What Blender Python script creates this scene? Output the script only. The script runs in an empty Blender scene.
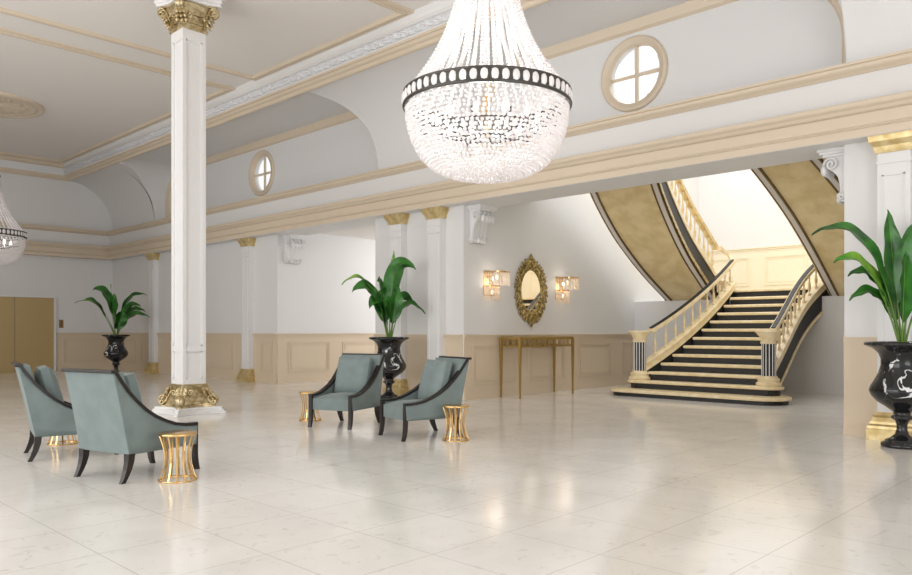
import bpy, bmesh, math, random
import numpy as np
from mathutils import Vector, Matrix
random.seed(7)
PI = math.pi
S = bpy.context.scene
C = S.collection

# ------------------------------------------------------------------ camera, world, lights, exposure
cam_d = bpy.data.cameras.new('camera'); cam = bpy.data.objects.new('camera', cam_d); C.objects.link(cam)
cam.location = (0, 0, 1.2)
cam.rotation_euler = (PI/2, 0, math.radians(44.0) - PI/2)
cam_d.sensor_fit = 'HORIZONTAL'; cam_d.sensor_width = 36.0
cam_d.lens = 36.0*755.0/912.0
cam_d.shift_y = (330.0-287.5)/912.0
cam_d.clip_start = .05; cam_d.clip_end = 200
S.camera = cam

w = bpy.data.worlds.new('sky'); S.world = w; w.use_nodes = True
w.node_tree.nodes['Background'].inputs['Color'].default_value = (1.0, 1.0, 1.0, 1)
w.node_tree.nodes['Background'].inputs['Strength'].default_value = 1.0

def area(name, loc, target, sx, sy, power, col=(1, 1, 1)):
    d = bpy.data.lights.new(name, 'AREA'); d.shape = 'RECTANGLE'; d.size = sx; d.size_y = sy
    d.energy = power; d.color = col
    o = bpy.data.objects.new(name, d); C.objects.link(o); o.location = loc
    o.rotation_euler = (Vector(target)-Vector(loc)).to_track_quat('-Z', 'Y').to_euler()
    return o
area('skylight_stair_hall', (14.0, 5.85, 7.6), (14.6, 5.85, 0), 6.5, 5.0, 330, (1.0, .995, .98))
area('daylight_side_room', (14.0, 11.5, 3.0), (11.5, 14.5, 1.2), 3.0, 2.0, 200, (1, 1, 1))
area('daylight_left_windows', (-3.7, 8.5, 3.0), (6.0, 8.5, 2.8), 13.0, 4.2, 560, (1, 1, 1))
area('added_ceiling_fill', (2.2, -3.4, 1.0), (4.2, 8.5, 6.05), 5.0, 3.0, 170, (1, 1, 1))  # added fill behind the camera, aimed up to brighten the ceiling


S.view_settings.view_transform = 'Standard'; S.view_settings.look = 'None'
S.view_settings.gamma = 1.0; S.view_settings.use_curve_mapping = False
S.view_settings.exposure = 0.0

# ------------------------------------------------------------------ materials
def lin(c):
    return tuple((v/255/12.92 if v/255 <= .04045 else ((v/255+.055)/1.055)**2.4) for v in c) + (1,)
def mat(name, rgb, rough=.5, metal=0., **k):
    m = bpy.data.materials.new(name); m.use_nodes = True
    b = m.node_tree.nodes['Principled BSDF']
    b.inputs['Base Color'].default_value = lin(rgb)
    b.inputs['Roughness'].default_value = rough; b.inputs['Metallic'].default_value = metal
    for kk, v in k.items(): b.inputs[kk].default_value = v
    return m
def nodes(m): return m.node_tree.nodes, m.node_tree.links, m.node_tree.nodes['Principled BSDF']
def noise_mix(m, c1, c2, scale, detail=4, lo=.35, hi=.65, vec='Object', dist=0.):
    N, L, b = nodes(m)
    t = N.new('ShaderNodeTexCoord'); n = N.new('ShaderNodeTexNoise'); r = N.new('ShaderNodeValToRGB')
    n.inputs['Scale'].default_value = scale; n.inputs['Detail'].default_value = detail; n.inputs['Distortion'].default_value = dist
    r.color_ramp.elements[0].position = lo; r.color_ramp.elements[1].position = hi
    r.color_ramp.elements[0].color = lin(c1); r.color_ramp.elements[1].color = lin(c2)
    L.new(t.outputs[vec], n.inputs['Vector']); L.new(n.outputs['Fac'], r.inputs['Fac']); L.new(r.outputs['Color'], b.inputs['Base Color'])
    return n, r
def bump(m, scale, strength, dist=.01, kind='noise'):
    N, L, b = nodes(m)
    t = N.new('ShaderNodeTexCoord')
    n = N.new('ShaderNodeTexNoise' if kind == 'noise' else 'ShaderNodeTexVoronoi'); n.inputs['Scale'].default_value = scale
    bp = N.new('ShaderNodeBump'); bp.inputs['Strength'].default_value = strength; bp.inputs['Distance'].default_value = dist
    L.new(t.outputs['Object'], n.inputs['Vector']); L.new(n.outputs[0], bp.inputs['Height']); L.new(bp.outputs['Normal'], b.inputs['Normal'])

M = {}
M['wall'] = mat('wall_paint', (226, 225, 224), .55)
M['ceil'] = mat('ceiling_paint', (236, 231, 226), .7)
M['white'] = mat('white_plaster', (230, 229, 228), .4)
M['tan'] = mat('tan_paint', (216, 200, 178), .42)
M['wains'] = mat('wainscot_paint', (216, 198, 173), .45)
M['cream_paint'] = mat('cream_paint', (236, 226, 202), .45)
M['panel'] = mat('wainscot_panel_paint', (213, 195, 170), .45)
M['frieze'] = mat('relief_plaster', (226, 226, 228), .5)
M['gold'] = mat('antique_gold', (206, 184, 130), .36, .85); noise_mix(M['gold'], (172, 150, 106), (222, 208, 172), 14); bump(M['gold'], 40, .2)
M['goldpale'] = mat('pale_gold_paint', (214, 192, 138), .38, .55); noise_mix(M['goldpale'], (196, 170, 112), (226, 206, 158), 9)
M['brass'] = mat('polished_brass', (222, 186, 128), .24, 1.0)
M['oldgold'] = mat('carved_gilt_wood', (170, 136, 62), .35, .75); noise_mix(M['oldgold'], (112, 92, 50), (206, 184, 124), 25); bump(M['oldgold'], 60, .4)
M['door'] = mat('gold_elevator_metal', (190, 166, 118), .38, .35)
M['fabric'] = mat('teal_grey_fabric', (112, 130, 127), .8, **{'Sheen Weight': .15, 'Sheen Roughness': .4})
noise_mix(M['fabric'], (114, 127, 126), (123, 136, 135), 6)
M['wood'] = mat('dark_wood', (27, 19, 17), .38)
M['blackgloss'] = mat('black_painted_stone', (27, 26, 27), .5)
M['cream'] = mat('cream_marble', (236, 217, 176), .3); noise_mix(M['cream'], (228, 206, 160), (242, 226, 190), 7, 6)
M['soffit'] = mat('gold_sponged_plaster', (208, 182, 128), .5); noise_mix(M['soffit'], (222, 200, 146), (238, 219, 174), 3.2, 8, .38, .62)
M['silver'] = mat('silver_grey_paint', (222, 216, 210), .4)
M['darkgold'] = mat('dark_bronze_line', (112, 92, 58), .4, .5)
M['band'] = mat('dark_pewter', (86, 84, 80), .3, .8)
M['iron'] = mat('black_iron', (30, 30, 30), .35, .6)
M['stem'] = mat('plant_stem', (104, 138, 58), .5)
M['soil'] = mat('dark_soil', (36, 28, 22), .9)
M['leaf'] = mat('green_leaf', (38, 96, 34), .32, **{'Specular IOR Level': .5}); noise_mix(M['leaf'], (26, 78, 28), (58, 124, 44), 5, 2)
M['leaflight'] = mat('young_green_leaf', (96, 160, 52), .35); noise_mix(M['leaflight'], (72, 140, 44), (150, 196, 76), 4, 2)
M['satin'] = mat('satin_gold_metal', (172, 142, 80), .35, .6)
M['mirror'] = mat('mirror_silver', (245, 240, 232), .02, 1.0)
M['plate'] = mat('bronze_plate', (150, 124, 84), .3, .7)
# glass pane
M['glass'] = mat('window_glass', (255, 255, 255), .0, 0, **{'Transmission Weight': 1.0, 'IOR': 1.05})
# crystal: milky translucent glass beads
def crystal(name, col, tr):
    m = bpy.data.materials.new(name); m.use_nodes = True; N = m.node_tree.nodes; L = m.node_tree.links
    for n in list(N):
        if n.type != 'OUTPUT_MATERIAL': N.remove(n)
    out = [n for n in N if n.type == 'OUTPUT_MATERIAL'][0]
    d = N.new('ShaderNodeBsdfDiffuse'); t = N.new('ShaderNodeBsdfTranslucent'); g = N.new('ShaderNodeBsdfGlossy')
    for q in (d, t, g): q.inputs['Color'].default_value = lin(col)
    g.inputs['Roughness'].default_value = .12
    a = N.new('ShaderNodeMixShader'); b = N.new('ShaderNodeMixShader')
    a.inputs[0].default_value = tr; b.inputs[0].default_value = .18
    L.new(d.outputs[0], a.inputs[1]); L.new(t.outputs[0], a.inputs[2]); L.new(a.outputs[0], b.inputs[1]); L.new(g.outputs[0], b.inputs[2])
    L.new(b.outputs[0], out.inputs['Surface']); return m
M['bead'] = crystal('milky_crystal', (252, 249, 249), .5)
M['rod'] = crystal('warm_crystal', (255, 247, 236), .6)
def emit(name, rgb, s):
    m = bpy.data.materials.new(name); m.use_nodes = True; b = m.node_tree.nodes['Principled BSDF']
    b.inputs['Emission Color'].default_value = lin(rgb); b.inputs['Emission Strength'].default_value = s; b.inputs['Base Color'].default_value = lin(rgb); return m
M['bulb'] = emit('lit_bulb', (255, 248, 238), 5)
M['sconcebulb'] = emit('warm_lit_bulb', (255, 236, 208), 1.7)
# marble urn
m = M['urn'] = mat('black_veined_marble', (24, 24, 26), .12)
N, L, b = nodes(m)
tc = N.new('ShaderNodeTexCoord'); nz = N.new('ShaderNodeTexNoise'); nz.inputs['Scale'].default_value = 2.2; nz.inputs['Detail'].default_value = 5; nz.inputs['Distortion'].default_value = .9
sb = N.new('ShaderNodeMath'); sb.operation = 'SUBTRACT'; sb.inputs[1].default_value = .5
ab = N.new('ShaderNodeMath'); ab.operation = 'ABSOLUTE'
n2 = N.new('ShaderNodeTexNoise'); n2.inputs['Scale'].default_value = 2.6; n2.inputs['Detail'].default_value = 1
mul = N.new('ShaderNodeMapRange'); mul.inputs[1].default_value = .52; mul.inputs[2].default_value = .72; mul.inputs[3].default_value = .0005; mul.inputs[4].default_value = .024
ls = N.new('ShaderNodeMath'); ls.operation = 'LESS_THAN'
mx = N.new('ShaderNodeMix'); mx.data_type = 'RGBA'; mx.inputs[6].default_value = lin((24, 24, 26)); mx.inputs[7].default_value = lin((225, 225, 225))
L.new(tc.outputs['Object'], nz.inputs['Vector']); L.new(tc.outputs['Object'], n2.inputs['Vector'])
L.new(nz.outputs['Fac'], sb.inputs[0]); L.new(sb.outputs[0], ab.inputs[0]); L.new(n2.outputs['Fac'], mul.inputs[0])
L.new(ab.outputs[0], ls.inputs[0]); L.new(mul.outputs[0], ls.inputs[1]); L.new(ls.outputs[0], mx.inputs[0]); L.new(mx.outputs[2], b.inputs['Base Color'])
# floor: polished marble tiles with fine joints and faint veins
m = M['floor'] = mat('polished_marble_tiles', (226, 219, 209), .13)
N, L, b = nodes(m)
b.inputs['Specular IOR Level'].default_value = .75
tc = N.new('ShaderNodeTexCoord'); sp = N.new('ShaderNodeSeparateXYZ'); L.new(tc.outputs['Object'], sp.inputs[0])
def joint(sock, off, size):
    a = N.new('ShaderNodeMath'); a.operation = 'SUBTRACT'; a.inputs[1].default_value = off - 50*size
    d = N.new('ShaderNodeMath'); d.operation = 'DIVIDE'; d.inputs[1].default_value = size
    f = N.new('ShaderNodeMath'); f.operation = 'FRACT'
    s = N.new('ShaderNodeMath'); s.operation = 'SUBTRACT'; s.inputs[1].default_value = .5
    q = N.new('ShaderNodeMath'); q.operation = 'ABSOLUTE'
    g = N.new('ShaderNodeMath'); g.operation = 'GREATER_THAN'; g.inputs[1].default_value = .5 - .0022/size
    L.new(sock, a.inputs[0]); L.new(a.outputs[0], d.inputs[0]); L.new(d.outputs[0], f.inputs[0]); L.new(f.outputs[0], s.inputs[0]); L.new(s.outputs[0], q.inputs[0]); L.new(q.outputs[0], g.inputs[0])
    return g, d
g1, d1 = joint(sp.outputs['X'], 1.58, .62); g2, d2 = joint(sp.outputs['Y'], 2.25, .645)
gm = N.new('ShaderNodeMath'); gm.operation = 'MAXIMUM'; L.new(g1.outputs[0], gm.inputs[0]); L.new(g2.outputs[0], gm.inputs[1])
n1 = N.new('ShaderNodeTexNoise'); n1.inputs['Scale'].default_value = 1.6; n1.inputs['Detail'].default_value = 9; n1.inputs['Distortion'].default_value = .6
r1 = N.new('ShaderNodeValToRGB'); r1.color_ramp.elements[0].position = .3; r1.color_ramp.elements[1].position = .7
r1.color_ramp.elements[0].color = lin((226, 223, 218)); r1.color_ramp.elements[1].color = lin((239, 236, 231))
L.new(tc.outputs['Object'], n1.inputs['Vector']); L.new(n1.outputs['Fac'], r1.inputs['Fac'])
n3 = N.new('ShaderNodeTexNoise'); n3.inputs['Scale'].default_value = 9; n3.inputs['Detail'].default_value = 8; n3.inputs['Distortion'].default_value = 1.6
r3 = N.new('ShaderNodeValToRGB'); r3.color_ramp.elements[0].position = .60; r3.color_ramp.elements[1].position = .68
r3.color_ramp.elements[0].color = (0, 0, 0, 1); r3.color_ramp.elements[1].color = (.24, .24, .24, 1)
L.new(tc.outputs['Object'], n3.inputs['Vector']); L.new(n3.outputs['Fac'], r3.inputs['Fac'])
mv = N.new('ShaderNodeMix'); mv.data_type = 'RGBA'; mv.inputs[7].default_value = lin((176, 160, 146)); L.new(r3.outputs['Color'], mv.inputs[0]); L.new(r1.outputs['Color'], mv.inputs[6])
mj = N.new('ShaderNodeMix'); mj.data_type = 'RGBA'; mj.inputs[7].default_value = lin((190, 182, 174)); L.new(gm.outputs[0], mj.inputs[0]); L.new(mv.outputs[2], mj.inputs[6])
L.new(mj.outputs[2], b.inputs['Base Color'])

# ------------------------------------------------------------------ mesh helpers
class MB:
    def __init__(s): s.v = []; s.f = []; s.sm = []
    def add(s, vs, fs, smooth=False):
        o = len(s.v); s.v += [tuple(p) for p in vs]; s.f += [tuple(i+o for i in f) for f in fs]; s.sm += [smooth]*len(fs); return s
    def box(s, x0, x1, y0, y1, z0, z1):
        v = [(x, y, z) for z in (z0, z1) for x, y in ((x0, y0), (x1, y0), (x1, y1), (x0, y1))]
        return s.add(v, [(3, 2, 1, 0), (4, 5, 6, 7), (0, 1, 5, 4), (1, 2, 6, 5), (2, 3, 7, 6), (3, 0, 4, 7)])
    def frustum(s, cx, cy, z0, z1, a0, b0, a1, b1):
        v = [(cx+i*a0, cy+j*b0, z0) for i, j in ((-1, -1), (1, -1), (1, 1), (-1, 1))]+[(cx+i*a1, cy+j*b1, z1) for i, j in ((-1, -1), (1, -1), (1, 1), (-1, 1))]
        return s.add(v, [(3, 2, 1, 0), (4, 5, 6, 7), (0, 1, 5, 4), (1, 2, 6, 5), (2, 3, 7, 6), (3, 0, 4, 7)])
    def prism(s, poly, z0, z1):
        n = len(poly); v = [(x, y, z0) for x, y in poly]+[(x, y, z1) for x, y in poly]
        return s.add(v, [tuple(range(n-1, -1, -1)), tuple(range(n, 2*n))]+[(i, (i+1) % n, n+(i+1) % n, n+i) for i in range(n)])
    def grid(s, P, smooth=True, closeu=False, closev=False):
        nu, nv = len(P), len(P[0]); v = [p for r in P for p in r]; f = []
        for i in range(nu if closeu else nu-1):
            for j in range(nv if closev else nv-1):
                a, b2 = i, (i+1) % nu; c, d = j, (j+1) % nv
                f.append((a*nv+c, b2*nv+c, b2*nv+d, a*nv+d))
        return s.add(v, f, smooth)
    def lathe(s, prof, cx=0, cy=0, n=32, smooth=True, cap=True):
        P = [[(cx+r*math.cos(2*PI*k/n), cy+r*math.sin(2*PI*k/n), z) for r, z in prof] for k in range(n)]
        s.grid(P, smooth, closeu=True)
        if cap:
            for idx in (0, -1):
                r, z = prof[idx]
                if r > 1e-4:
                    vs = [(cx+r*math.cos(2*PI*k/n), cy+r*math.sin(2*PI*k/n), z) for k in range(n)]
                    s.add(vs, [tuple(range(n)) if idx == -1 else tuple(range(n-1, -1, -1))])
        return s
    def tube(s, pts, r, n=8, closed=False, smooth=True):
        pts = [Vector(p) for p in pts]; m_ = len(pts); P = []
        rs = r if isinstance(r, (list, tuple)) else [r]*m_
        up = None
        for i, p in enumerate(pts):
            a = pts[(i-1) % m_] if (closed or i > 0) else p; b_ = pts[(i+1) % m_] if (closed or i < m_-1) else p
            t = (b_-a).normalized()
            if up is None: up = Vector((0, 0, 1)) if abs(t.z) < .9 else Vector((1, 0, 0))
            n1_ = (up - t*up.dot(t)); 
            if n1_.length < 1e-4: n1_ = t.orthogonal()
            n1_.normalize(); n2_ = t.cross(n1_); up = n1_
            P.append([tuple(p+(n1_*math.cos(2*PI*k/n)+n2_*math.sin(2*PI*k/n))*rs[i]) for k in range(n)])
        s.grid(P, smooth, closeu=closed, closev=True)
        if not closed: s.add(P[0], [tuple(range(n-1, -1, -1))]); s.add(P[-1], [tuple(range(n))])
        return s
    def ribbon(s, path, side, w_, th, smooth=False):
        """flat bar swept along path; side = constant width direction"""
        pts = [Vector(p) for p in path]; sd = Vector(side).normalized(); P = []
        ws = w_ if isinstance(w_, (list, tuple)) else [w_]*len(pts)
        for i, p in enumerate(pts):
            t = (pts[min(i+1, len(pts)-1)]-pts[max(i-1, 0)]).normalized(); nn = t.cross(sd).normalized()
            a = sd*ws[i]/2; c = nn*th/2
            P.append([tuple(p-a-c), tuple(p+a-c), tuple(p+a+c), tuple(p-a+c)])
        s.grid(P, smooth, closev=True); s.add(P[0], [(3, 2, 1, 0)]); s.add(P[-1], [(0, 1, 2, 3)]); return s
    def ellipsoid(s, c, r, rot=None, nu=10, nv=7):
        P = []
        for i in range(nu):
            row = []
            for j in range(nv+1):
                a = 2*PI*i/nu; t = PI*j/nv
                q = Vector((r[0]*math.sin(t)*math.cos(a), r[1]*math.sin(t)*math.sin(a), r[2]*math.cos(t)))
                if rot: q = rot @ q
                row.append(tuple(q+Vector(c)))
            P.append(row)
        return s.grid(P, True, closeu=True)
    def build(s, name, m, parent=None, bevel=0, merge=False):
        me = bpy.data.meshes.new(name); me.from_pydata(s.v, [], s.f); me.update()
        me.polygons.foreach_set('use_smooth', s.sm)
        if merge or True:
            bm = bmesh.new(); bm.from_mesh(me); bmesh.ops.recalc_face_normals(bm, faces=bm.faces); bm.to_mesh(me); bm.free()
        me.materials.append(M[m] if isinstance(m, str) else m)
        o = bpy.data.objects.new(name, me); C.objects.link(o)
        if parent: o.parent = parent
        if bevel:
            b_ = o.modifiers.new('b', 'BEVEL'); b_.width = bevel; b_.segments = 2; b_.limit_method = 'ANGLE'
        return o
def struct(o): o['kind'] = 'structure'; return o
def thing(name, label, cat, loc=(0, 0, 0), rz=0, group=None):
    o = bpy.data.objects.new(name, None); C.objects.link(o); o.empty_display_size = .1
    o.location = loc; o.rotation_euler = (0, 0, rz); o['label'] = label; o['category'] = cat
    if group: o['group'] = group
    return o
def dup(root, loc, rz, label):
    r = root.copy(); C.objects.link(r); r.location = loc; r.rotation_euler = (0, 0, rz); r['label'] = label
    for ch in list(root.children):
        c = ch.copy(); C.objects.link(c); c.parent = r
        for g in list(ch.children):
            d = g.copy(); C.objects.link(d); d.parent = c
    return r
def interp(tab, x):
    tab = sorted(tab)
    if x <= tab[0][0]: return tab[0][1]
    for (a, ya), (b_, yb) in zip(tab, tab[1:]):
        if x <= b_: 
            return ya+(yb-ya)*(x-a)/(b_-a)
    return tab[-1][1]
def smooth_tab(tab, x):
    return sum(interp(tab, x+d)*w_ for d, w_ in ((-.3, .15), (-.15, .2), (0, .3), (.15, .2), (.3, .15)))

WX = 9.35      # plane of the long wall
WY = 23.7      # plane of the far wall
ZC = 6.05      # ceiling
# ------------------------------------------------------------------ setting
struct(MB().box(-7, 18.2, -5, 30, -.1, 0).build('floor', 'floor'))
struct(MB().box(-7, 8.1, -5, WY+.2, ZC, ZC+.15).build('ceiling', 'ceil'))
# long wall, lower part: piers; openings Y 2.85..8.87 (stairs) and 11.2..14.57 (side room)
YS0, YS1, YO0, YO1 = 2.82, 8.87, 11.18, 14.57
ZB = 3.33
struct(MB().box(WX, WX+.3, -5, YS0, 0, ZB+.2).build('wall_right_near_pier', 'wall'))
struct(MB().box(WX, WX+.3, YS1, YO0, 0, ZB+.2).build('wall_right_middle_pier', 'wall'))
struct(MB().box(WX, WX+.3, YO1, WY+.2, 0, ZB+.2).build('wall_right_far', 'wall'))
# beam above the openings with its soffit, and the frieze wall over it
struct(MB().box(9.12, 9.9, -5, WY+.2, ZB, 3.70).box(9.2, 9.62, -5, WY+.2, 3.7, 4.2).build('wall_right_beam', 'wall'))
struct(MB().box(-7, WX+.3, WY, WY+.25, 0, ZC).build('wall_left', 'wall'))
struct(MB().box(-4.2, -4, 5.0, WY+.2, 0, ZC).build('wall_back', 'wall'))  # unseen side wall, added to darken the left of the hall

def sweep(name, prof, m, path='right', parent=None):
    """profile (out, z) along the long wall then along the far wall, mitred"""
    mb = MB(); rows = []
    for (o_, z) in prof:
        if path == 'both': rows.append([(WX-o_, -5, z), (WX-o_, WY-o_, z), (-7, WY-o_, z)])
        elif path == 'left': rows.append([(8.1, WY-o_, z), (-7, WY-o_, z)])
        else: rows.append([(WX-o_, -5, z), (WX-o_, WY, z)])
    mb.grid(rows, False)
    return struct(mb.build(name, m))
# cornice over the openings: out, z  (front near X=9.0)
sweep('trim_cornice', [(0, 3.335), (.24, 3.335), (.24, 3.42), (.26, 3.43), (.272, 3.445), (.255, 3.458), (.255, 3.585), (.29, 3.595), (.30, 3.605), (.315, 3.63), (.345, 3.65), (.355, 3.668), (.355, 3.70), (.345, 3.71), (.2, 3.712)], 'tan', 'both')
sweep('trim_upper', [(.12, 4.055), (.17, 4.055), (.19, 4.075), (.22, 4.09), (.24, 4.11), (.245, 4.13), (.245, 4.14), (.27, 4.15), (.27, 4.178), (.25, 4.185), (.0, 4.19), (-.4, 4.19)], 'tan', 'both')
struct(MB().box(-7, WX, WY-.15, WY, 3.7, 4.15).build('wall_left_frieze', 'wall'))

# ceiling cornice: inner tan band, carved frieze, white cove, panel moulding
CX = 8.06
mb = MB()
prof_low = [(CX+.08, 5.60), (CX+.03, 5.585), (CX, 5.60), (CX-.02, 5.64), (CX-.06, 5.66), (CX-.09, 5.70), (CX-.12, 5.70), (CX-.14, 5.73)]
mb.grid([[(x, -5, z), (x, WY, z)] for x, z in prof_low], False); struct(mb.build('trim_cornice_lower_band', 'tan'))
prof_up = [(CX-.14, 5.73), (CX-.15, 5.745), (CX-.14, 5.76)]
mb = MB(); mb.grid([[(x, -5, z), (x, WY, z)] for x, z in prof_up], False)
prof_w = [(CX-.205, 5.865), (CX-.225, 5.868), (CX-.225, 5.88), (CX-.21, 5.90), (CX-.205, 5.94), (CX-.215, 5.985), (CX-.24, 6.02), (CX-.26, 6.05)]
mb.grid([[(x, -5, z), (x, WY, z)] for x, z in prof_w], False); struct(mb.build('trim_cornice_cyma', 'white'))
# carved relief frieze (sloping band) with scroll pattern
def relief(u, v):
    """u along metres, v across 0..1"""
    p = .36; q = (u/p) % 1.0; fl = 1 if int(math.floor(u/p)) % 2 == 0 else -1
    x = (q-.5)*2.0; y = (v-.5)*2*fl
    r = math.hypot(x*1.1, y)+1e-4; a = math.atan2(y, x)
    sp_ = math.cos(2.0*a - r*7.0)
    leaf = math.cos(9*a+5*r)*.35*(1 if r > .45 else 0)
    c = max(0, sp_)*.9+leaf
    return max(0., c)*(1-abs(2*v-1)**6)
p0, p1 = Vector((CX-.14, 0, 5.76)), Vector((CX-.205, 0, 5.87)); nrm = Vector((-(p1.z-p0.z), 0, (p1.x-p0.x))).normalized()
if nrm.z > 0: nrm = -nrm
rows = []; y = -1.0
ys = []
while y < WY: ys.append(y); y += .018 if y < 16 else .045
for y in ys:
    row = []
    for j in range(13):
        v = j/12; p = p0.lerp(p1, v); h = relief(y, v)*.045-.012
        row.append((p.x+nrm.x*h, y, p.z+nrm.z*h))
    rows.append(row)
mb = MB(); mb.grid(rows, True); struct(mb.build('trim_carved_frieze', 'frieze'))
# fascia over the cornice up to ceiling height so nothing leaks
struct(MB().box(CX-.05, CX+.1, -5, WY+.2, 5.66, ZC+.15).build('trim_cornice_backing', 'wall'))
# far wall ceiling cornice
mb = MB()
for pr, mm, nm in (([(0, 5.60), (.03, 5.585), (.06, 5.62), (.10, 5.66), (.12, 5.72)], 'tan', 'trim_far_cornice_band'),
                   ([(.12, 5.72), (.20, 5.86), (.22, 5.90)], 'frieze', 'trim_far_cornice_frieze'),
                   ([(.22, 5.90), (.30, 5.93), (.34, 5.99), (.34, 6.05)], 'tan', 'trim_far_cornice_top')):
    mb = MB(); mb.grid([[(CX, WY-o_, z), (-7, WY-o_, z)] for o_, z in pr], False); struct(mb.build(nm, mm))
# ceiling panels: closed rectangular mouldings
def ceil_frame(i, x0, x1, y0, y1):
    mb = MB()
    pr = [(0, 6.05), (0, 6.035), (.03, 6.02), (.06, 6.015), (.075, 6.03), (.095, 6.03), (.11, 6.005), (.15, 6.0), (.165, 6.015), (.18, 6.04), (.19, 6.05)]
    P = [[(x0+o_, y0+o_, z), (x1-o_, y0+o_, z), (x1-o_, y1-o_, z), (x0+o_, y1-o_, z)] for o_, z in pr]
    mb.grid(P, False, closev=True); struct(mb.build('trim_ceiling_panel_%d' % i, 'tan'))
ceil_frame(1, 2.5, 7.84, -4.5, 7.62); ceil_frame(2, 2.5, 7.84, 8.42, 12.98); ceil_frame(3, 2.5, 7.84, 13.66, 23.3)
ceil_frame(4, -3.2, 1.7, 8.42, 12.98); ceil_frame(5, -3.2, 1.7, 13.66, 23.3)

# coved ceiling with two round-headed recesses cut through it
NICHES = [(2.80, 8.8), (11.08, 20.7)]; ZN = 5.69; RN = .98; XB = 9.72
def ztop(y):
    for a, b_ in NICHES:
        if a < y < b_:
            d = min(y-a, b_-y)
            if d >= RN: return ZN+1
            return ZN-RN+math.sqrt(max(0, RN*RN-(RN-d)**2))
    return None
def cove(a): return (CX+(WX-.0-CX)*math.cos(a), 4.2+(5.6-4.2)*math.sin(a))
ys = set()
y = -5.0
for a, b_ in NICHES:
    for k in range(41):
        t = (1-math.cos(k/40*PI/2))*RN
        ys |= {round(a+t, 4), round(b_-t, 4)}
    ys |= {a-.0005, b_+.0005}
ys |= {-5.0, WY, 9.5, 10.2, 21.5}
ys = sorted(ys)
mb = MB(); NR = 22
for ya, yb in zip(ys, ys[1:]):
    ym = (ya+yb)/2; zt = ztop(ym)
    if zt is not None and zt > ZN: continue
    def col(y):
        z = ztop(y); 
        a0 = 0 if (z is None or zt is None) else math.asin(min(1, max(0, (z-4.2)/1.4)))
        return [(lambda c: (c[0], y, c[1]))(cove(a0+(PI/2-a0)*k/NR)) for k in range(NR+1)]
    mb.grid([col(ya), col(yb)], True)
struct(mb.build('wall_right_cove', 'wall'))
# recess linings and back walls
for i, (a, b_) in enumerate(NICHES):
    prof = [(a, 4.19)]+[(a+RN-RN*math.cos(t), ZN-RN+RN*math.sin(t)) for t in [k*PI/2/24 for k in range(25)]]
    prof += [(b_-RN+RN*math.cos(t), ZN-RN+RN*math.sin(t)) for t in [k*PI/2/24 for k in range(24, -1, -1)]]+[(b_, 4.19)]
    def xc(z):
        s_ = min(1, max(0, (z-4.2)/1.4)); return CX+(WX-CX)*math.cos(math.asin(s_))
    mb = MB(); mb.grid([[(xc(z), y, z), (XB, y, z)] for y, z in prof], True)
    struct(mb.build('wall_right_recess_%d' % (i+1), 'wall'))
    # tan rim on the back wall following the outline
    mb = MB()
    def inset(d): 
        r = RN-d
        return [(a+d, 4.19)]+[(a+RN-r*math.cos(t), ZN-RN+r*math.sin(t)) for t in [k*PI/2/24 for k in range(25)]]+[(b_-RN+r*math.cos(t), ZN-RN+r*math.sin(t)) for t in [k*PI/2/24 for k in range(24, -1, -1)]]+[(b_-d, 4.19)]
    A, B, D = inset(.0), inset(.13), inset(.16)
    mb.grid([[(XB-.09, y, z) for y, z in A], [(XB-.06, y, z) for y, z in inset(.1)], [(XB-.05, y, z) for y, z in B], [(XB-.0, y, z) for y, z in D]], False)
    struct(mb.build('trim_recess_rim_%d' % (i+1), 'tan'))
# back wall with round window holes (annular mesh)
WIN = [(5.78, 4.93), (15.8, 4.93)]; RW = .43; RO = .545
def wall_hole(name, y0, y1, z0, z1, cy, cz, r, x0, x1):
    n = 48; mb = MB(); 
    for x, flip in ((x0, 0), (x1, 1)):
        inn = []; out = []
        for k in range(n):
            t = 2*PI*k/n; dy, dz = math.cos(t), math.sin(t); inn.append((x, cy+r*dy, cz+r*dz))
            sc = min((y1-cy)/dy if dy > 1e-6 else ((y0-cy)/dy if dy < -1e-6 else 1e9), (z1-cz)/dz if dz > 1e-6 else ((z0-cz)/dz if dz < -1e-6 else 1e9))
            out.append((x, cy+sc*dy, cz+sc*dz))
        mb.grid([inn, out], False, closev=True)
        # corner fill
        for yy in (y0, y1):
            for zz in (z0, z1):
                c = min(range(n), key=lambda k: 1e9 if not ((abs(out[k][1]-yy) < 1e-6)) else (out[k][2]-zz)**2)
                d = min(range(n), key=lambda k: 1e9 if not ((abs(out[k][2]-zz) < 1e-6)) else (out[k][1]-yy)**2)
                mb.add([out[c], out[d], (x, yy, zz)], [(0, 1, 2)])
    mb.grid([[(x0, cy+r*math.cos(2*PI*k/n), cz+r*math.sin(2*PI*k/n)) for k in range(n)], [(x1, cy+r*math.cos(2*PI*k/n), cz+r*math.sin(2*PI*k/n)) for k in range(n)]], True, closev=True)
    return struct(mb.build(name, 'wall'))
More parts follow.
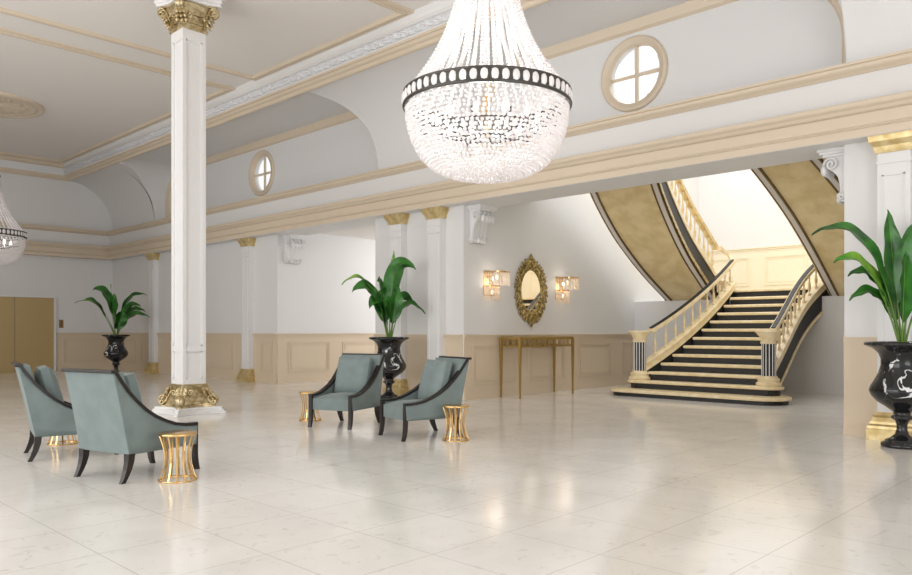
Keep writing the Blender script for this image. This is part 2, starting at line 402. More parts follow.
for i, (cy, cz) in enumerate(WIN):
    a, b_ = NICHES[i]
    wall_hole('wall_right_recess_back_%d' % (i+1), a-.05, b_+.05, 3.9, 5.85, cy, cz, RW, XB, XB+.16)
    wd = bpy.data.objects.new('window_%d' % (i+1), None); C.objects.link(wd); wd.location = (XB, cy, cz); struct(wd)
    mb = MB(); n = 56
    pr = [(RO, 0), (RO, -.03), (RO-.02, -.055), (RO-.05, -.055), (RO-.06, -.04), (RO-.11, -.04), (RO-.118, -.03), (RO-.122, .0), (RW-.01, .06)]
    mb.grid([[(x, r*math.cos(2*PI*k/n), r*math.sin(2*PI*k/n)) for k in range(n)] for r, x in pr], True, closev=True)
    mb.build('window_frame', 'tan', wd)
    mb = MB().box(.06, .1, -.024, .024, -RW, RW).box(.065, .095, -RW, RW, -.024, .024); mb.build('muntin', 'tan', wd)
    mb = MB(); mb.prism([(RW*math.cos(2*PI*k/n), RW*math.sin(2*PI*k/n)) for k in range(n)], 0, .006)
    pn = mb.build('pane', 'glass', wd); pn.rotation_euler = (0, PI/2, 0); pn.location = (.1, 0, 0)

# stair hall shell
HX, HZ = 18.0, 7.0
struct(MB().box(9.352, HX+.2, YS1-.02, YS1+.13, 0, ZB-.002).box(9.9, HX+.2, YS1-.02, YS1+.13, ZB-.002, HZ).build('wall_stair_left', 'wall'))
struct(MB().box(9.62, HX+.2, YS0-.13, YS0+.02, 0, HZ).build('wall_stair_right', 'wall'))
struct(MB().box(HX, HX+.2, YS0-.1, YS1+.1, 0, HZ).build('wall_stair_back', 'wall'))
struct(MB().box(14.9, HX, YS0, YS1, 0, 1.83).build('wall_landing_base', 'wall'))
# side room shell behind the second opening
struct(MB().box(WX+.3, 16.2, YO1, YO1+.15, 0, 3.5).build('wall_side_room_left', 'wall'))
struct(MB().box(WX+.3, 16.2, YO0-.15, YO0, 0, 3.5).build('wall_side_room_right', 'wall'))
struct(MB().box(16.2, 16.35, YO0-.15, YO1+.15, 0, 3.5).build('wall_side_room_back', 'wall'))
struct(MB().box(9.9, 16.35, YO0-.15, YO1+.15, 3.46, 3.6).build('ceiling_side_room', 'ceil'))

# wainscot: slab with rail and base, raised panel mouldings
NT = [0]
def wains(axis, plane, sgn, a, b_, panels, z0=0., H=1.12, name='trim_wainscot', mt='wains'):
    """axis 'x': wall plane X=plane running in Y; axis 'y': plane Y=plane running in X; sgn = direction of the room"""
    NT[0] += 1
    mb = MB(); pm = MB()
    def bx(t, u0, u1, za, zb, d0, d1):
        p, q = sorted((plane+sgn*d0, plane+sgn*d1))
        if axis == 'x': t.box(p, q, u0, u1, z0+za, z0+zb)
        else: t.box(u0, u1, p, q, z0+za, z0+zb)
    bx(mb, a, b_, 0, H-.06, 0, .02); bx(mb, a, b_, 0, .10, .02, .035); bx(mb, a, b_, .10, .12, .02, .028)
    bx(mb, a, b_, H-.06, H-.02, 0, .035); bx(mb, a, b_, H-.02, H, 0, .055); bx(mb, a, b_, H-.10, H-.085, .02, .026)
    for (p, q) in panels:
        for (i0, i1, d) in ((0, .022, .038), (.022, .045, .03), (.07, .08, .028)):
            za, zb = .24, .93
            bx(pm, p+i0, q-i0, za+i0, za+i1, .02, d); bx(pm, p+i0, q-i0, zb-i1, zb-i0, .02, d)
            bx(pm, p+i0, p+i1, za+i1, zb-i1, .02, d); bx(pm, q-i1, q-i0, za+i1, zb-i1, .02, d)
    o = struct(mb.build('%s_%d' % (name, NT[0]), mt))
    if panels: pm.build('panel_moulding', 'panel' if mt == 'wains' else mt, o)
wains('y', YS1-.02, -1, 9.35, 14.9, [(9.55, 10.72), (11.1, 12.22), (12.7, 13.9), (14.35, 14.8)])
wains('y', YO1, -1, 9.35, 16.2, [(9.62, 10.76), (11.14, 12.3), (12.7, 13.9)])
wains('x', WX, -1, YO1, 20.0, [(14.72, 15.2), (16.46, 18.0), (18.4, 19.7)])
wains('x', WX, -1, 20.0, WY, [(20.75, 21.6), (21.95, 23.3)])
wains('x', WX, -1, YS1, YO0, [])
wains('x', WX, -1, -5, YS0, [])
wains('y', WY, -1, 7.75, WX, [(7.95, 9.12)])
wains('y', WY, -1, -4.0, 5.5, [(3.6, 5.2), (1.8, 3.4)])
wains('x', HX, -1, YS0, YS1, [(4.9, 6.0), (6.2, 7.18), (7.53, 8.6), (3.4, 4.6)], z0=2.02, H=1.15, mt='cream_paint')
struct(MB().box(WX+.3, HX, YS0+.02, YS0+.04, 0, 1.1).build('trim_wainscot_stair_right', 'wains'))

# elevator door
dr = bpy.data.objects.new('door_1', None); C.objects.link(dr); dr.location = (6.65, WY, 0); struct(dr); dr['label'] = 'gold metal double elevator doors in the far left wall'
MB().box(-1.02, -.006, -.03, .0, 0, 2.13).build('door_panel', 'door', dr); MB().box(.006, 1.02, -.03, 0, 0, 2.13).build('door_panel', 'door', dr)
MB().box(-1.07, -1.02, -.09, 0, 0, 2.18).box(1.02, 1.07, -.09, 0, 0, 2.18).box(-1.02, 1.02, -.09, 0, 2.13, 2.18).build('door_frame', 'white', dr)
cb = thing('call_button_plate', 'small bronze lift call button plate on the wall right of the gold elevator doors', 'switch', (7.88, WY, 1.38))
MB().box(-.06, .06, -.015, 0, -.12, .12).build('plate', 'plate', cb, .003)
for z in (.045, -.045): MB().lathe([(.0, 0), (.022, 0), (.022, .01), (0, .01)], n=12).build('button', 'darkgold', cb).matrix_local = Matrix.Translation((0, -.015, z)) @ Matrix.Rotation(PI/2, 4, 'X')

# ------------------------------------------------------------------ staircase
NOS = [(11.95, .12), (12.40, .27)]+[(12.40+k*.245, .27+k*.159) for k in range(1, 12)]
YL = [(12.3, 7.42), (12.5, 7.34), (12.7, 7.22), (12.9, 7.1), (13.13, 7.0), (13.38, 6.91), (13.62, 6.84), (13.87, 6.78), (14.1, 6.73), (14.36, 6.69), (14.6, 6.67), (14.85, 6.65), (15.12, 6.64)]
YR = [(12.4, 4.98), (13.0, 5.0), (13.5, 5.03), (14.0, 5.07), (14.5, 5.05), (14.85, 4.98), (15.12, 4.88)]
yl = lambda x: smooth_tab(YL, x); yr = lambda x: smooth_tab(YR, x)
nz_ = lambda x: .27+(x-12.40)*(.159/.245)
st = thing('staircase', 'grand black and cream double-return staircase at the back of the right opening', 'staircase', (0, 0, 0))
def rounded(x0, x1, ya, yb, r):
    """curtail step: semicircular ends, then back under the stair"""
    p = [(x1, ya+r*1.2), (x1, yb-r*1.2)]
    p += [(x0+r+r*math.cos(t), yb-r+r*math.sin(t)) for t in [k*PI/16 for k in range(17)]]
    p += [(x0+r+r*math.cos(t), ya+r+r*math.sin(t)) for t in [PI+k*PI/16 for k in range(17)]]
    return p
for i, (x, z) in enumerate(NOS):
    zp = 0 if i == 0 else NOS[i-1][1]
    if i == 0:
        MB().prism(rounded(x, 13.2, 4.53, 7.78, .42), z-.055, z).build('tread', 'cream', st, .02)
        MB().prism(rounded(x+.05, 13.2, 4.58, 7.73, .37), 0, z-.05).build('riser', 'blackgloss', st)
    elif i == 1:
        MB().prism(rounded(x-.02, 13.2, 4.73, 7.60, .235), z-.055, z).build('tread', 'cream', st, .02)
        MB().prism(rounded(x+.04, 13.2, 4.79, 7.54, .175), zp, z-.05).build('riser', 'blackgloss', st)
    else:
        xb = NOS[i+1][0]+.08 if i < 12 else HX
        a0, b0 = yr(x)+.02, yl(x)-.02; a1, b1 = yr(min(xb, 15.1))+.02, yl(min(xb, 15.1))-.02
        if i < 12:
            MB().prism([(x-.02, a0), (xb, a1), (xb, b1), (x-.02, b0)], z-.055, z).build('tread', 'cream', st, .02)
            MB().prism([(x+.025, a0), (xb, a1), (xb, b1), (x+.025, b0)], zp-.06, z-.04).build('riser', 'blackgloss', st)
        else:
            MB().box(x-.02, HX, YS0, 8.25, z-.045, z).build('landing_tread', 'cream', st, .01)
            MB().box(x+.02, HX, YS0, 8.22, 1.83, z-.045).build('landing_fascia', 'blackgloss', st)
hr = lambda x: .76-.13*(x-12.5)/2.6
xs = [12.42+k*(15.1-12.42)/40 for k in range(41)]
def strip(name, m, f, xs_, lo, hi, hw):
    """bar following y=f(x) between heights lo(x) and hi(x), half width hw"""
    mb = MB(); P = [[(x, f(x)-hw, lo(x)), (x, f(x)+hw, lo(x)), (x, f(x)+hw, hi(x)), (x, f(x)-hw, hi(x))] for x in xs_]
    mb.grid(P, False, closev=True); mb.add(P[0], [(3, 2, 1, 0)]); mb.add(P[-1], [(0, 1, 2, 3)]); return mb.build(name, m, st)
for f, sg in ((yl, 1), (yr, -1)):
    fo = (lambda f_, s_: (lambda x: f_(x)+s_*.04))(f, sg)
    strip('stringer', 'blackgloss', fo, xs, lambda x: max(0.12, nz_(x)-.34), lambda x: nz_(x)+.03, .035)
    xs4 = [x for x in xs if x > 12.61]
    strip('curb', 'cream', fo, xs4, lambda x: nz_(x)+.02, lambda x: nz_(x)+.15, .06)
    strip('curb_moulding', 'cream', fo, xs4, lambda x: nz_(x)+.145, lambda x: nz_(x)+.175, .08)
    xs2 = [x for x in xs if x > 12.55]
    strip('stringer_moulding', 'cream', fo, xs2, lambda x: max(.27, nz_(x)-.39) if x < 12.8 else nz_(x)-.39, lambda x: nz_(x)-.33, .055)
    # handrail
    xs3 = [x for x in xs if x > 12.72]
    strip('handrail', 'cream', fo, xs3, lambda x: nz_(x)+hr(x)-.09, lambda x: nz_(x)+hr(x)-.02, .055)
    strip('handrail_cap', 'blackgloss', fo, xs3, lambda x: nz_(x)+hr(x)-.02, lambda x: nz_(x)+hr(x), .035)
# underside of lower flight
mb = MB(); P = [[(x, yr(x)-.02, nz_(x)-.36), (x, yl(x)+.02, nz_(x)-.36)] for x in [12.9+k*.1 for k in range(21)]]; mb.grid(P, True); mb.build('lower_soffit', 'soffit', st)
BAL = [(.034, 0), (.034, .05), (.022, .06), (.016, .09), (.03, .14), (.036, .2), (.030, .27), (.018, .34), (.014, .38), (.022, .41), (.016, .43), (.018, .47), (.034, .5), (.034, .55)]
bal = MB(); bal.lathe([(r*.8, z) for r, z in BAL], n=12)
bal_first = None
def baluster(x, y, z, h):
    global bal_first
    if bal_first is None: o = bal.build('baluster', 'cream', st); bal_first = o
    else: o = bal_first.copy(); C.objects.link(o); o.parent = st
    o.location = (x, y, z); o.scale = (1, 1, h/.55)
for f, sg in ((yl, 1), (yr, -1)):
    for k in range(11):
        x = 12.84+k*.215
        baluster(x, f(x)+sg*.04, nz_(x)+.165, hr(x)-.245)
# newels
def newel(x, y):
    nw = bpy.data.objects.new('newel_post', None); C.objects.link(nw); nw.parent = st; nw.location = (x, y, .27)
    MB().lathe([(.19, 0), (.2, .02), (.2, .05), (.175, .065), (.165, .085), (.175, .10), (.175, .12), (.145, .14), (.135, .155), (.135, .17)], n=32).build('newel_base', 'cream', nw)
    sh = MB(); n = 64
    sh.lathe([(.108, .16), (.108, .72)], n=32); sh.build('newel_shaft', 'blackgloss', nw)
    fl = MB()
    for k in range(13):
        a = 2*PI*(k+.5)/13; c = (math.cos(a), math.sin(a))
        fl.tube([(c[0]*.108, c[1]*.108, .165), (c[0]*.108, c[1]*.108, .715)], .0085, 6)
    fl.build('newel_fluting', 'white', nw)
    cp = MB()
    cp.lathe([(.12, .70), (.13, .71), (.13, .735), (.118, .745), (.125, .78), (.15, .83), (.185, .865), (.19, .875), (.19, .89)], n=32)
    cp.lathe([(.2, .885), (.212, .89), (.212, .912), (.2, .917)], n=32)
    cp.build('newel_capital', 'cream', nw, .006)
newel(12.60, 7.37); newel(12.60, 4.965)

# return flights
YIN = [(15.2, 6.99), (14.5, 6.97), (13.8, 6.96), (13.3, 6.90), (12.8, 6.82), (12.3, 6.72), (11.9, 6.62), (11.4, 6.48), (10.8, 6.28), (10.4, 6.1)]
YOUT = [(15.2, 8.02), (14.5, 8.12), (14.0, 8.18), (13.1, 8.18), (12.4, 8.08), (11.85, 7.96), (11.2, 7.76), (10.4, 7.5)]
RIN = [(15.2, 4.70), (14.6, 4.71), (13.8, 4.72), (13.0, 4.76), (12.35, 4.84), (11.85, 4.93), (11.2, 5.08), (10.4, 5.3)]
ROUT = [(15.2, 3.62), (14.0, 3.6), (13.0, 3.66), (12.5, 3.76), (11.85, 3.94), (11.2, 4.14), (10.4, 4.45)]
zs = lambda x: 1.83+.63*(14.95-x)           # soffit plane
for (TI, TO, sg) in ((YIN, YOUT, 1), (RIN, ROUT, -1)):
    fi = (lambda T: (lambda x: smooth_tab(T, x)))(TI); fo = (lambda T: (lambda x: smooth_tab(T, x)))(TO)
    X2 = [14.95-k*(14.95-11.4)/50 for k in range(51)]
    mb = MB()
    P = [[(x, fi(x), zs(x)), (x, fo(x), zs(x)), (x, fo(x), zs(x)+.12), (x, fi(x), zs(x)+.12)] for x in X2]
    mb.grid(P, False, closev=True); mb.add(P[0], [(0, 1, 2, 3)]); mb.add(P[-1], [(3, 2, 1, 0)]); mb.build('return_soffit', 'soffit', st)
    def edge(name, m, f, o0, o1, t):
        mb = MB(); P = [[(x, f(x)+o0, zs(x)-t), (x, f(x)+o1, zs(x)-t), (x, f(x)+o1, zs(x)+.01), (x, f(x)+o0, zs(x)+.01)] for x in X2]
        mb.grid(P, False, closev=True); mb.add(P[0], [(0, 1, 2, 3)]); mb.add(P[-1], [(3, 2, 1, 0)]); mb.build(name, m, st)
    for f, s_ in ((fi, sg), (fo, -sg)):
        edge('soffit_line', 'darkgold', f, s_*-.02, s_*.0, .03)
        edge('soffit_moulding', 'silver', f, s_*.0, s_*.09, .025)
        edge('soffit_line', 'darkgold', f, s_*.09, s_*.12, .035)
    # black string boards with gold lines
    for f, s_ in ((fi, -sg), (fo, sg)):
        def board(name, m, z0, z1, d0, d1):
            mb = MB(); P = [[(x, f(x)+s_*d0, zs(x)+z0), (x, f(x)+s_*d1, zs(x)+z0), (x, f(x)+s_*d1, zs(x)+z1), (x, f(x)+s_*d0, zs(x)+z1)] for x in X2]
            mb.grid(P, False, closev=True); mb.add(P[0], [(0, 1, 2, 3)]); mb.add(P[-1], [(3, 2, 1, 0)]); mb.build(name, m, st)
        board('string_board', 'blackgloss', .0, .44, -.03, .03)
        board('string_gold_line', 'gold', .0, .04, .03, .05)
        board('string_gold_line', 'gold', .06, .085, .03, .045)
        board('return_curb', 'cream', .40, .50, -.05, .05)
    # steps of the return flight
    mb = MB(); k = 0
    while 14.85-k*.245 > 11.6:
        x = 14.85-k*.245; z = 2.02+.155*(k+1)
        mb.prism([(x-.245, fi(x-.245)), (x, fi(x)), (x, fo(x)), (x-.245, fo(x-.245))], max(z-.155, zs(x-.245)+.05), z); k += 1
    mb.build('return_steps', 'cream', st)
    # balustrade
    g = lambda x: fi(x)
    def rail(name, m, z0, z1, hw):
        mb = MB(); P = [[(x, fi(x)-hw, zs(x)+z0), (x, fi(x)+hw, zs(x)+z0), (x, fi(x)+hw, zs(x)+z1), (x, fi(x)-hw, zs(x)+z1)] for x in X2]
        mb.grid(P, False, closev=True); mb.add(P[0], [(0, 1, 2, 3)]); mb.add(P[-1], [(3, 2, 1, 0)]); mb.build(name, m, st)
    rail('return_handrail', 'goldpale', 1.03, 1.12, .055)
    for k in range(17 if sg > 0 else 12):
        x = 14.8-k*.2; baluster(x, fi(x), zs(x)+.49, .55)
# rails turning round at the landing
for f, yy, s_ in ((yl, 6.99, 1), (yr, 4.70, -1)):
    a = (15.08, f(15.1)+s_*.04, nz_(15.1)+hr(15.1)-.05); b_ = (14.95, yy, zs(14.95)+1.07)
    MB().ribbon([a, (15.2, a[1]+s_*.04, a[2]+.02), (15.25, (a[1]+b_[1])/2, (a[2]+b_[2])/2), (15.15, b_[1]-s_*.03, b_[2]), b_], (0, 0, 1), .08, .09).build('landing_rail_turn', 'cream', st)
    MB().ribbon([(a[0], a[1], 2.1), (15.22, (a[1]+b_[1])/2, 2.1), (b_[0], b_[1], 2.14)], (0, 0, 1), .2, .1).build('landing_curb_turn', 'cream', st)
struct(MB().box(9.9, 11.45, YS0, YS1, 4.14, 4.3).build('ceiling_gallery_floor', 'white'))

# ------------------------------------------------------------------ pilasters
def pilaster(y, label, pr=.14, wd=.32, vis=True):
    t = thing('pilaster', label, 'pilaster', (WX, y, 0), 0, 'white pilasters along the long wall')
    h = wd/2
    sh = MB().box(-pr, 0, -h, h, .30, 3.17)
    sh.box(-pr-.012, 0, -h-.012, h+.012, 3.02, 3.06)
    for (a, b_) in ((.45, 2.9),):
        for (i0, i1) in ((.05, .065),):
            sh.box(-pr-.01, -pr, -h+i0, -h+i1, a, b_).box(-pr-.01, -pr, h-i1, h-i0, a, b_).box(-pr-.01, -pr, -h+i0, h-i0, a, a+.015).box(-pr-.01, -pr, -h+i0, h-i0, b_-.015, b_)
    sh.build('shaft', 'white', t)
    cp = MB(); n = 0
    def sl(z0, z1, e0, e1):
        v = []
        for z, e in ((z0, e0), (z1, e1)): v += [(-pr-e, -h-e, z), (0, -h-e, z), (0, h+e, z), (-pr-e, h+e, z)]
        cp.add(v, [(3, 2, 1, 0), (4, 5, 6, 7), (0, 1, 5, 4), (1, 2, 6, 5), (2, 3, 7, 6), (3, 0, 4, 7)])
    for a, b_, e0, e1 in ((3.14, 3.155, .015, .02), (3.155, 3.17, .02, .025), (3.17, 3.21, .025, .035), (3.21, 3.25, .035, .06), (3.25, 3.265, .06, .068), (3.265, 3.315, .07, .075), (3.315, 3.335, .08, .08)): sl(a, b_, e0, e1)
    cp.build('capital', 'goldpale', t)
    bs = cp = MB()
    for a, b_, e0, e1 in ((0, .11, .09, .09), (.11, .122, .07, .07), (.122, .15, .085, .08), (.15, .17, .06, .045), (.17, .2, .062, .058), (.2, .24, .05, .035), (.24, .27, .03, .045), (.27, .30, .03, .015)): sl(a, b_, e0, e1)
    bs.build('base', 'goldpale', t)
pilaster(2.28, 'white pilaster with gold capital behind the large urn at the right edge')
pilaster(9.44, 'white pilaster with gold capital, right one of the pair on the middle pier')
pilaster(10.45, 'white pilaster with gold capital behind the middle plant, left one of the pier pair')
pilaster(15.70, 'white pilaster with gold capital between the central column and the side room opening')
pilaster(20.68, 'slim white pilaster near the far corner beside the left potted plant')

# ------------------------------------------------------------------ corbels (carved consoles)
def corbel(x, y, s, label):
    t = thing('corbel', label, 'corbel', (x, y, 0), 0, 'carved white corbels under the beam')
    W = .38
    prof = [(0, 2.70), (.06, 2.70), (.10, 2.73), (.11, 2.77), (.08, 2.80), (.085, 2.9), (.11, 3.0), (.16, 3.06), (.23, 3.10), (.27, 3.15), (.28, 3.20), (.25, 3.245), (0, 3.245)]
    mb = MB()
    def ext(x0, x1, k, dz=0):
        k = k*.86
        v = []; n = len(prof)
        for xx in (x0, x1): v += [(xx, s*o_*k, z) for o_, z in prof]
        mb.add(v, [tuple(range(n-1, -1, -1)), tuple(range(n, 2*n))]+[(i, (i+1) % n, n+(i+1) % n, n+i) for i in range(n)])
    tw = 7
    for k in range(tw):
        a = -W/2+.02+(W-.04)*k/tw; b_ = a+(W-.04)/tw
        ext(a+.005, b_-.005, 1.0 if k % 2 == 0 else .9)
    ext(-W/2+.015, W/2-.015, .84)
    for k in (-1, 1):
        # side volutes
        for (o_, z, r) in ((.16, 3.15, .085), (.045, 2.76, .045)):
            sp = [(k*(W/2+.006), s*(o_+r*(1-q/22)*math.cos(q*.55)), z+r*(1-q/22)*math.sin(q*.55)) for q in range(20)]
            mb.tube(sp, .014, 6)
    for q in range(4): mb.ellipsoid((-W/2+.07+q*(W-.14)/3, s*.26, 3.10), (.045, .04, .07))
    for q in range(3): mb.ellipsoid((-W/2+.12+q*(W-.24)/2, s*.11, 2.74), (.035, .03, .04))
    mb.build('console', 'white', t)
    mb = MB()
    for z0, z1, e in ((3.24, 3.27, .0), (3.27, 3.30, .03), (3.30, 3.33, .05)):
        y0_, y1_ = sorted((0, s*(.255+e))); mb.box(-W/2-e, W/2+e, y0_, y1_, z0, z1)
    mb.build('abacus', 'white', t)
corbel(9.68, YS1-.02, -1, 'white carved corbel at the top left of the stair opening above the mirror')
corbel(9.72, YO1, -1, 'white carved corbel at the top left of the side room opening')
corbel(9.66, YS0+.02, 1, 'white carved corbel at the top right of the stair opening, seen from its side')

# ------------------------------------------------------------------ central column
def column(cx, cy, label):
    t = thing('column', label, 'column', (cx, cy, 0))
    h = .175
    def star(R, r, n=8):
        """square with concave sides: corners at distance R on the diagonals"""
        pts = []; c = R/math.sqrt(2)
        for k in range(4):
            a = PI/4+k*PI/2; b_ = a+PI/2
            ca, cb_ = Vector((R*math.cos(a), R*math.sin(a))), Vector((R*math.cos(b_), R*math.sin(b_)))
            tdir = (cb_-ca).normalized(); nn = -((ca+cb_)/2).normalized()
            e = R*.07
            A, B = ca+tdir*e, cb_-tdir*e
            for q in range(n+1):
                u = q/n; p = A.lerp(B, u)+nn*(r*4*u*(1-u)); pts.append((p.x, p.y))
        return pts
    pl = MB(); pl.prism(star(.57, .13), 0, .035); pl.prism(star(.54, .12), .035, .065); pl.prism(star(.51, .12), .065, .10); pl.build('plinth', 'white', t, .006)
    def scrolls(mb, zf, R0, z0, z1):
        """zf maps height 0..1 (0 = wide end) ; scroll at wide end"""
        for k in range(4):
            a = PI/4+k*PI/2; dr_ = Vector((math.cos(a), math.sin(a), 0)); sd = Vector((-math.sin(a), math.cos(a), 0))
            path = []; ws = []
            for q in range(10):
                u = q/9; r = .235+(R0-.10-.235)*u**1.8; zz = 1-u*.86; path.append(dr_*r+Vector((0, 0, zf(zz)))); ws.append(.075+.03*u)
            cz = .26; cr = R0-.09
            for q in range(1, 26):
                th = -PI/2+q*.36; rr = .085*(1-q/30)
                path.append(dr_*(cr+rr*math.cos(th))+Vector((0, 0, zf(.30+(rr*math.sin(th))/(z1-z0)))))
                ws.append(.105-.001*q)
            for off, wf, th_ in ((0, 1, .018), (0, .35, .034)):
                mb.ribbon([p for p in path], sd, [w_*wf for w_ in ws], th_, True)
            for off in (-1, 1): mb.tube([p+sd*off*.045 for p in path], .011, 6)
            # acanthus leaf hugging the corner
            for j in range(5):
                u = j/4; rr = .26+.10*u; 
                for s_ in (-1, 0, 1):
                    c = dr_*(rr+.02)+sd*s_*(.055-.008*j)+Vector((0, 0, zf(.85-.62*u)))
                    rot = Matrix.Rotation(a, 3, 'Z') @ Matrix.Rotation(s_*.5, 3, 'X') @ Matrix.Rotation(-.5, 3, 'Y')
                    mb.ellipsoid(c, (.022, .028, .05), rot)
            # small side curls on the faces
            for s_ in (-1, 1):
                c0 = dr_*.27+sd*s_*.12+Vector((0, 0, zf(.7)))
                sp = [c0+sd*s_*(.045*(1-q/16)*math.cos(q*.6))+Vector((0, 0, (.045*(1-q/16)*math.sin(q*.6)))) for q in range(14)]
                mb.tube(sp, .012, 6)
    # base
    bm_ = MB(); z0, z1 = .10, .39
    bm_.prism(star(.40, .07), .10, .12); bm_.prism(star(.36, .06), .12, .15)
    n = 9
    for q in range(n):
        u0, u1 = q/n, (q+1)/n; f = lambda u: .25-.065*math.sin(min(1, u)*PI/2)
        bm_.frustum(0, 0, .15+.24*u0, .15+.24*u1, f(u0), f(u0), f(u1), f(u1))
    scrolls(bm_, lambda v: .13+.26*v, .43, .13, .39)
    for kx, ky in ((1, 0), (-1, 0), (0, 1), (0, -1)):
        for q, (zz, hh) in enumerate(((.21, .05), (.29, .05))):
            e = .235-.03*q
            if kx: bm_.box(kx*e-.012, kx*e+.012, -.10, .10, zz-hh/2, zz+hh/2)
            else: bm_.box(-.10, .10, ky*e-.012, ky*e+.012, zz-hh/2, zz+hh/2)
    bm_.build('base_scrollwork', 'gold', t)
    MB().box(-.205, .205, -.205, .205, .385, .41).box(-.192, .192, -.192, .192, .41, .43).build('base_moulding', 'gold', t, .006)
    # shaft with recessed panels
    sh = MB().box(-h+.022, h-.022, -h+.022, h-.022, .42, 5.5)
    for sx, sy in ((1, 1), (1, -1), (-1, 1), (-1, -1)):
        for zc0, zc1 in ((.50, .90), (.97, 5.33)): sh.box(min(sx*h, sx*(h-.05)), max(sx*h, sx*(h-.05)), min(sy*h, sy*(h-.05)), max(sy*h, sy*(h-.05)), zc0, zc1)
    for z0_, z1_ in ((.42, .50), (.90, .97), (5.33, 5.5)):
        sh.box(-h, h, -h, h, z0_, z1_)
    for z0_, z1_ in ((.50, .90), (.97, 5.33)):
        for kx, ky in ((1, 0), (-1, 0), (0, 1), (0, -1)):
            e = h-.006; a = h-.05
            def bx2(u0, u1, za, zb):
                if kx: sh.box(min(kx*(h-.024), kx*e), max(kx*(h-.024), kx*e), u0, u1, za, zb)
                else: sh.box(u0, u1, min(ky*(h-.024), ky*e), max(ky*(h-.024), ky*e), za, zb)
            bx2(-a, -a+.018, z0_, z1_); bx2(a-.018, a, z0_, z1_); bx2(-a, a, z0_, z0_+.018); bx2(-a, a, z1_-.018, z1_)
    sh.build('shaft', 'white', t)
    cp = MB()
    for q in range(n):
        u0, u1 = q/n, (q+1)/n; f = lambda u: .18+.07*u**2
        cp.frustum(0, 0, 5.50+.32*u0, 5.50+.32*u1, f(u0), f(u0), f(u1), f(u1))
    scrolls(cp, lambda v: 5.86-.33*v, .44, 5.5, 5.86)
    cp.prism(star(.42, .08), 5.83, 5.855)
    for kx, ky in ((1, 0), (-1, 0), (0, 1), (0, -1)):
        for q, zz in enumerate((5.60, 5.71)):
            e = .2+.03*q
            if kx: cp.box(kx*e-.012, kx*e+.012, -.11, .11, zz-.04, zz+.04)
            else: cp.box(-.11, .11, ky*e-.012, ky*e+.012, zz-.04, zz+.04)
    cp.build('capital', 'gold', t)
    MB().box(-.2, .2, -.2, .2, 5.47, 5.51).build('capital_moulding', 'gold', t, .006)
    MB().prism(star(.49, .09), 5.855, 5.90).prism(star(.51, .09), 5.90, 5.96).prism(star(.55, .08), 5.96, ZC).build('abacus', 'white', t, .006)
column(5.16, 10.35, 'tall square white column with gold scroll base and capital in the middle of the hall')

